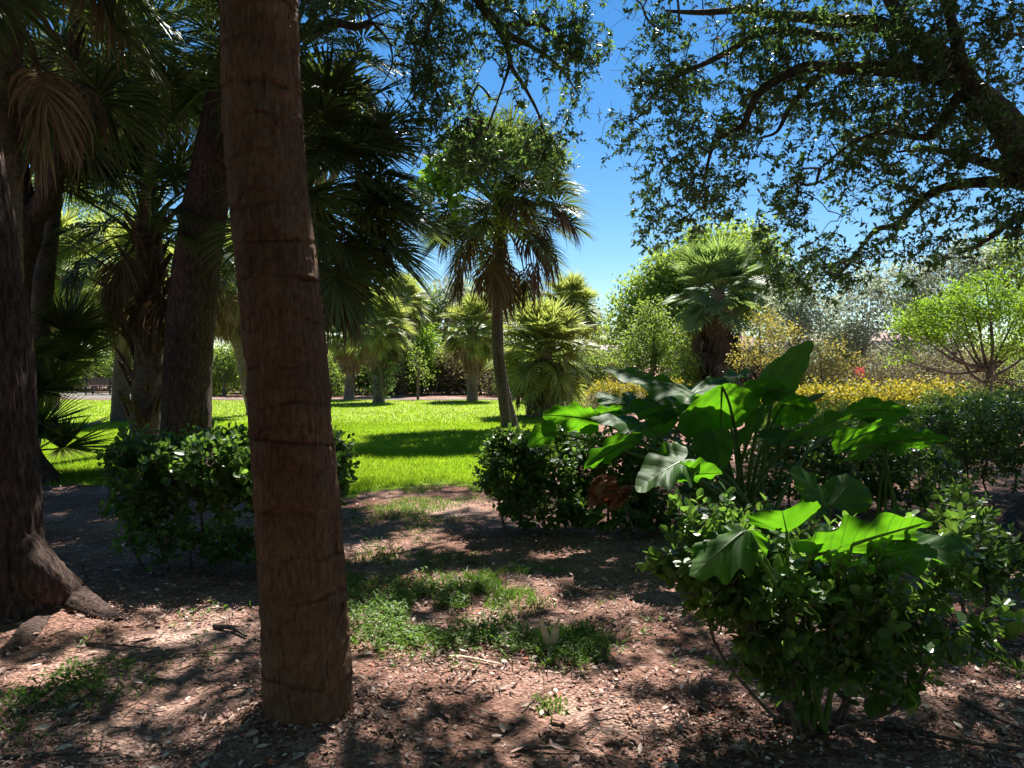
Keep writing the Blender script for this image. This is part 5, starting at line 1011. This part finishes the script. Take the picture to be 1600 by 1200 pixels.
for i, (x, y, bl, m_, lab) in enumerate(TH):
    tree('shrub', lab, 'shrub', [(x, y+8), (x, y-12)], bl, 36+(i % 3)*1.0 if x > 300 or x < 0 else 42, m_, .15, .075, 13, .24, group='bushes behind the lawn', seed=80+i, tr=(.1, .06), limb_n=8, twr=.006, dens=2.6)
for i, (lab, x0, x1, yt, Yh, n_, m_) in enumerate([('dense green undergrowth behind the squat palms', 430, 640, 560, 38, 1500, 'tree_mid'), ('dense brownish undergrowth behind the upright-crowned palm', 630, 790, 552, 38.5, 1200, 'brownish'), ('dense green undergrowth behind the slim leaning trunk and the short bushy palm', 770, 950, 556, 39, 1200, 'tree_mid'), ('dense undergrowth at the far left behind the bench', -20, 260, 556, 44, 1600, 'tree_mid'), ('dense twiggy undergrowth behind the fence on the right', 1150, 1700, 548, 33, 1800, 'brownish'), ('dense undergrowth in the gap left of the foreground trunk', 240, 450, 552, 39.5, 1200, 'tree_mid')]):
    low_hedge(lab, x0, x1, yt, Yh, 1, m_, n_, 170+i, 'undergrowth behind the lawn', .17, .09, dep=1.0, per=14, spread=.26)
BT = [(600, [(560, 480, 60, 40, 110), (610, 470, 50, 30, 90), (650, 490, 40, 40, 90)], 'tree_mid', 'round-topped tree far behind the squat palms'), (690, [(690, 470, 40, 30, 80), (720, 480, 40, 36, 80), (660, 510, 30, 30, 50)], 'tree_silver', 'pale greyish tree far behind, left of the upright-crowned palm'), (760, [(750, 470, 40, 30, 80), (800, 480, 50, 40, 100), (780, 520, 50, 40, 90)], 'tree_mid', 'far tree behind the slim leaning trunk'), (860, [(850, 500, 50, 40, 90), (910, 510, 34, 40, 70)], 'tree_mid', 'far tree behind the short bushy palm'), (470, [(470, 480, 60, 60, 160), (420, 440, 70, 60, 160)], 'tree_mid', 'far tree mostly hidden by the foreground trunk'), (200, [(150, 450, 90, 60, 200), (250, 440, 80, 70, 200), (60, 430, 90, 70, 200), (330, 470, 60, 60, 130)], 'tree_bright', 'wide sunlit tree far behind the left palms'), (30, [(20, 380, 100, 70, 200), (100, 330, 80, 60, 150), (180, 300, 80, 70, 160)], 'tree_bright', 'tall far tree glimpsed through the left fronds')]
for i, (x, bl, m_, lab) in enumerate(BT):
    tree('broadleaf_tree', lab, 'tree', [(x, 600), (x, 560), (x+5, 520)], bl, 44+i*1.2, m_, .24, .12, 14, .36, group='far trees behind the lawn', seed=110+i, tr=(.3, .16), limb_n=9, twr=.009, dens=1.9)
tree('broadleaf_tree', 'light green leafy tree top seen between the fronds right of the foreground trunk', 'tree', [(470, 640), (480, 500), (500, 300), (515, 220)], [(520, 160, 44, 34, 120), (555, 185, 34, 30, 80), (500, 200, 40, 40, 110), (480, 150, 40, 40, 90), (540, 225, 34, 20, 40), (560, 150, 20, 20, 20), (470, 250, 40, 60, 120)], 20, 'tree_bright', .10, .05, 14, .17, seed=130, tr=(.2, .1), limb_n=9)
# creeper on the centre palm
b = P(790, 300, 16.9); o = thing('creeper', tuple(np.append(P(797, 668, 17.8)[:2], 0)), 'leafy creeper with bright broad leaves climbing through the slim palm crown', 'creeper')
mb = MB(); vc = [P(797, 660, 17.4), P(786, 560, 17.55), P(784, 450, 17.55), P(782, 350, 17.45), P(735, 300, 16.6), P(672, 285, 16.4)]; sp = spline(vc, 50); tube(mb, sp, np.linspace(.03, .012, 50), 6); mb.build('stem', M['twig'], o, True)
mb = MB(); cs = np.vstack([px_blob(682, 268, 26, 36, 16.5, .4, 22, rg), px_blob(705, 285, 26, 30, 16.5, .4, 14, rg), px_blob(662, 300, 10, 20, 16.5, .2, 7, rg)]); sprays(mb, cs, 5, .14, .24, .15, rg, T_OVAL, droop=.9, up=.5, vbias=.15)
cs = np.vstack([px_blob(750, 260, 60, 40, 16.7, .6, 40, rg), px_blob(815, 300, 45, 45, 16.7, .6, 60, rg), px_blob(725, 225, 40, 22, 16.7, .5, 60, rg), px_blob(790, 340, 40, 24, 16.6, .4, 36, rg), px_blob(850, 240, 40, 24, 16.8, .4, 40, rg), px_blob(815, 345, 16, 14, 16.5, .2, 16, rg), px_blob(770, 220, 60, 20, 16.8, .4, 60, rg)]); mb.build('leaves', M['vine_leaf'], o); mb = MB(); sprays(mb, cs, 9, .16, .11, .055, rg, droop=.5); mb.build('small_leaves', M['tree_mid'], o)
# creeper round the second squat palm, young trees
tree('young_tree', 'thin young tree with sparse leaves on the lawn right of the squat palms', 'tree', [(653, 622), (653, 600), (654, 575)], [(655, 585, 18, 20, 40), (650, 560, 14, 16, 22)], 31.5, 'tree_mid', .10, .05, 9, .18, seed=140, tr=(.06, .04), limb_n=5)
tree('creeper', 'dark leafy creeper round the stem of the second squat palm', 'creeper', [(597, 628), (596, 600), (595, 570)], [(596, 590, 20, 34, 70), (608, 570, 16, 20, 30)], 29.2, 'oak_leaf', .13, .08, 8, .15, seed=141, tr=(.04, .03), limb_n=3)
tree('shrub', 'knee-high weedy plant at the foot of the short bushy palm', 'shrub', [(838, 650), (836, 640)], [(836, 636, 12, 12, 16)], 20.5, 'tree_mid', .11, .05, 6, .1, seed=142, tr=(.02, .012), limb_n=3)
# ================= fence, buildings, bench =================
black = plain('fence_black', (.02, .02, .022), .5, .2, 30)
def fence(label, xa, xb, Y0, Y1, h=1.55):
    a = np.append(P(xa, 600, Y0)[:2], 0); b = np.append(P(xb, 600, Y1)[:2], 0); ln = np.linalg.norm(b-a); d = (b-a)/ln; root = thing('fence', tuple(a), label, 'fence', 'fence runs'); n = int(ln/.115); mb = MB()
    for i in range(n): q = a+d*(i+.5)*.115; tube(mb, [q+[0, 0, .08], q+[0, 0, h-.05], q+[0, 0, h]], [.012, .012, .003], 4)
    mb.build('bars', black, root)
    for z in (.2, h-.16):
        mb = MB(); q = np.array([0, 0, z]); tube(mb, [a+q, b+q], .022, 4); mb.build('rail', black, root)
    for i in range(int(ln/2.4)+1):
        mb = MB(); q = a+d*min(ln, i*2.4); tube(mb, [q, q+[0, 0, h+.08], q+[0, 0, h+.12]], [.04, .04, .01], 4); mb.build('post', black, root)
fence('black metal bar fence from the gatepost to the fan palm', 968, 1110, 34, 32.5)
fence('black metal bar fence behind the yellow-orange hedges on the right', 1112, 1700, 32.4, 29)
fence('short run of black bar fence left of the beige gatepost', 900, 951, 35, 34.2)
def box(mb, x0, x1, y0, y1, z0, z1, bev=.02):
    v = np.array([[x, y, z] for z in (z0, z1) for y in (y0, y1) for x in (x0, x1)]); mb.add(v, [[0, 2, 3, 1], [4, 5, 7, 6], [0, 1, 5, 4], [2, 6, 7, 3], [0, 4, 6, 2], [1, 3, 7, 5]])
stucco = plain('stucco_beige', (.55, .40, .22), .9, .08, 2); pink = plain('stucco_pink', (.42, .33, .29), .9, .08, 1.2); white = plain('stucco_white', (.5, .5, .53), .9, .06, 1.2); tile = plain('roof_tile', (.22, .11, .09), .8, .3, 5); mauve = plain('roof_mauve', (.36, .26, .27), .8, .2, 4); glass = plain('window_glass', (.05, .06, .08), .15, .1, 2)
q = P(959, 600, 34); o = thing('gatepost', (q[0], 34, 0), 'square beige gatepost in the fence left of the grey-green tree', 'gatepost'); mb = MB(); box(mb, q[0]-.24, q[0]+.24, 33.8, 34.2, 0, 1.45); mb.build('pillar', stucco, o); mb = MB(); box(mb, q[0]-.3, q[0]+.3, 33.74, 34.26, 1.45, 1.58); mb.build('cap', stucco, o)
def house(label, xa, xb, Y, ze, zr, wall, roof, nwin, depth=9, ov=.5):
    a = P(xa, 600, Y)[0]; b = P(xb, 600, Y)[0]; root = thing('house', ((a+b)/2, Y, 0), label, 'house', 'houses beyond the fence'); mb = MB(); box(mb, a, b, Y, Y+depth, 0, ze); mb.build('wall', wall, root)
    mb = MB(); zo = ze+.004; x0, x1, y0, y1 = a-ov, b+ov, Y-ov, Y+depth+ov; h = depth/2+ov; v = np.array([[x0, y0, zo], [x1, y0, zo], [x1, y1, zo], [x0, y1, zo], [x0+h, (y0+y1)/2, zr], [x1-h, (y0+y1)/2, zr]]); 
    mb.add(v, [[0, 1, 5, 4], [2, 3, 4, 5]]); mb.add(v, [[1, 2, 5], [3, 0, 4]]); mb.add(v-[0, 0, .002], [[3, 2, 1, 0]]); mb.build('roof', roof, root)
    mb = MB(); box(mb, x0, x1, y0-.04, y0-.002, zo-.18, zo+.05); mb.build('gutter', white, root)
    for i in range(nwin):
        x = a+(b-a)*(i+.5)/nwin; mb = MB(); box(mb, x-.75, x+.75, Y-.07, Y-.003, .9, 2.3); f_ = mb.build('window', white, root)
        mb = MB(); box(mb, x-.66, x+.66, Y-.1, Y-.072, .99, 2.21); g_ = link('pane', mb.mesh('pane', glass), f_)
        g_.matrix_parent_inverse = Matrix.Translation(root.location).inverted()
house('pinkish house with a red-brown roof glimpsed through the silver shrubs', 1270, 1490, 52, 3.1, 4.2, pink, tile, 6)
house('white house behind the fence beside the fan palm trunk', 1085, 1262, 48, 2.6, 3.6, white, tile, 5)
house('mauve-roofed building far off left of the bright tree', 915, 985, 58, 2.6, 3.1, stucco, mauve, 2, 6)
# bench
wood = plain('bench_wood', (.10, .06, .05), .6, .25, 12); q = P(162, 600, 37); bx_, by_ = q[0], 37.
o = thing('park_bench', (bx_, by_, 0), 'dark slatted park bench on a pale pavement far left', 'bench'); hw = .95
mb = MB(); [box(mb, bx_-hw, bx_+hw, by_+.05+i*.13, by_+.15+i*.13, .43, .47) for i in range(4)]; mb.build('seat', wood, o)
mb = MB(); [box(mb, bx_-hw, bx_+hw, by_-.02-i*.015, by_+.015-i*.015, .5+i*.13, .6+i*.13) for i in range(3)]; mb.build('backrest', wood, o)
for x in (-.85, .35, .85):
    mb = MB(); box(mb, bx_+x-.035, bx_+x+.035, by_-.09, by_-.065, 0, .9); mb.build('leg', black, o); mb = MB(); box(mb, bx_+x-.035, bx_+x+.035, by_+.5, by_+.56, 0, .43); mb.build('leg', black, o)
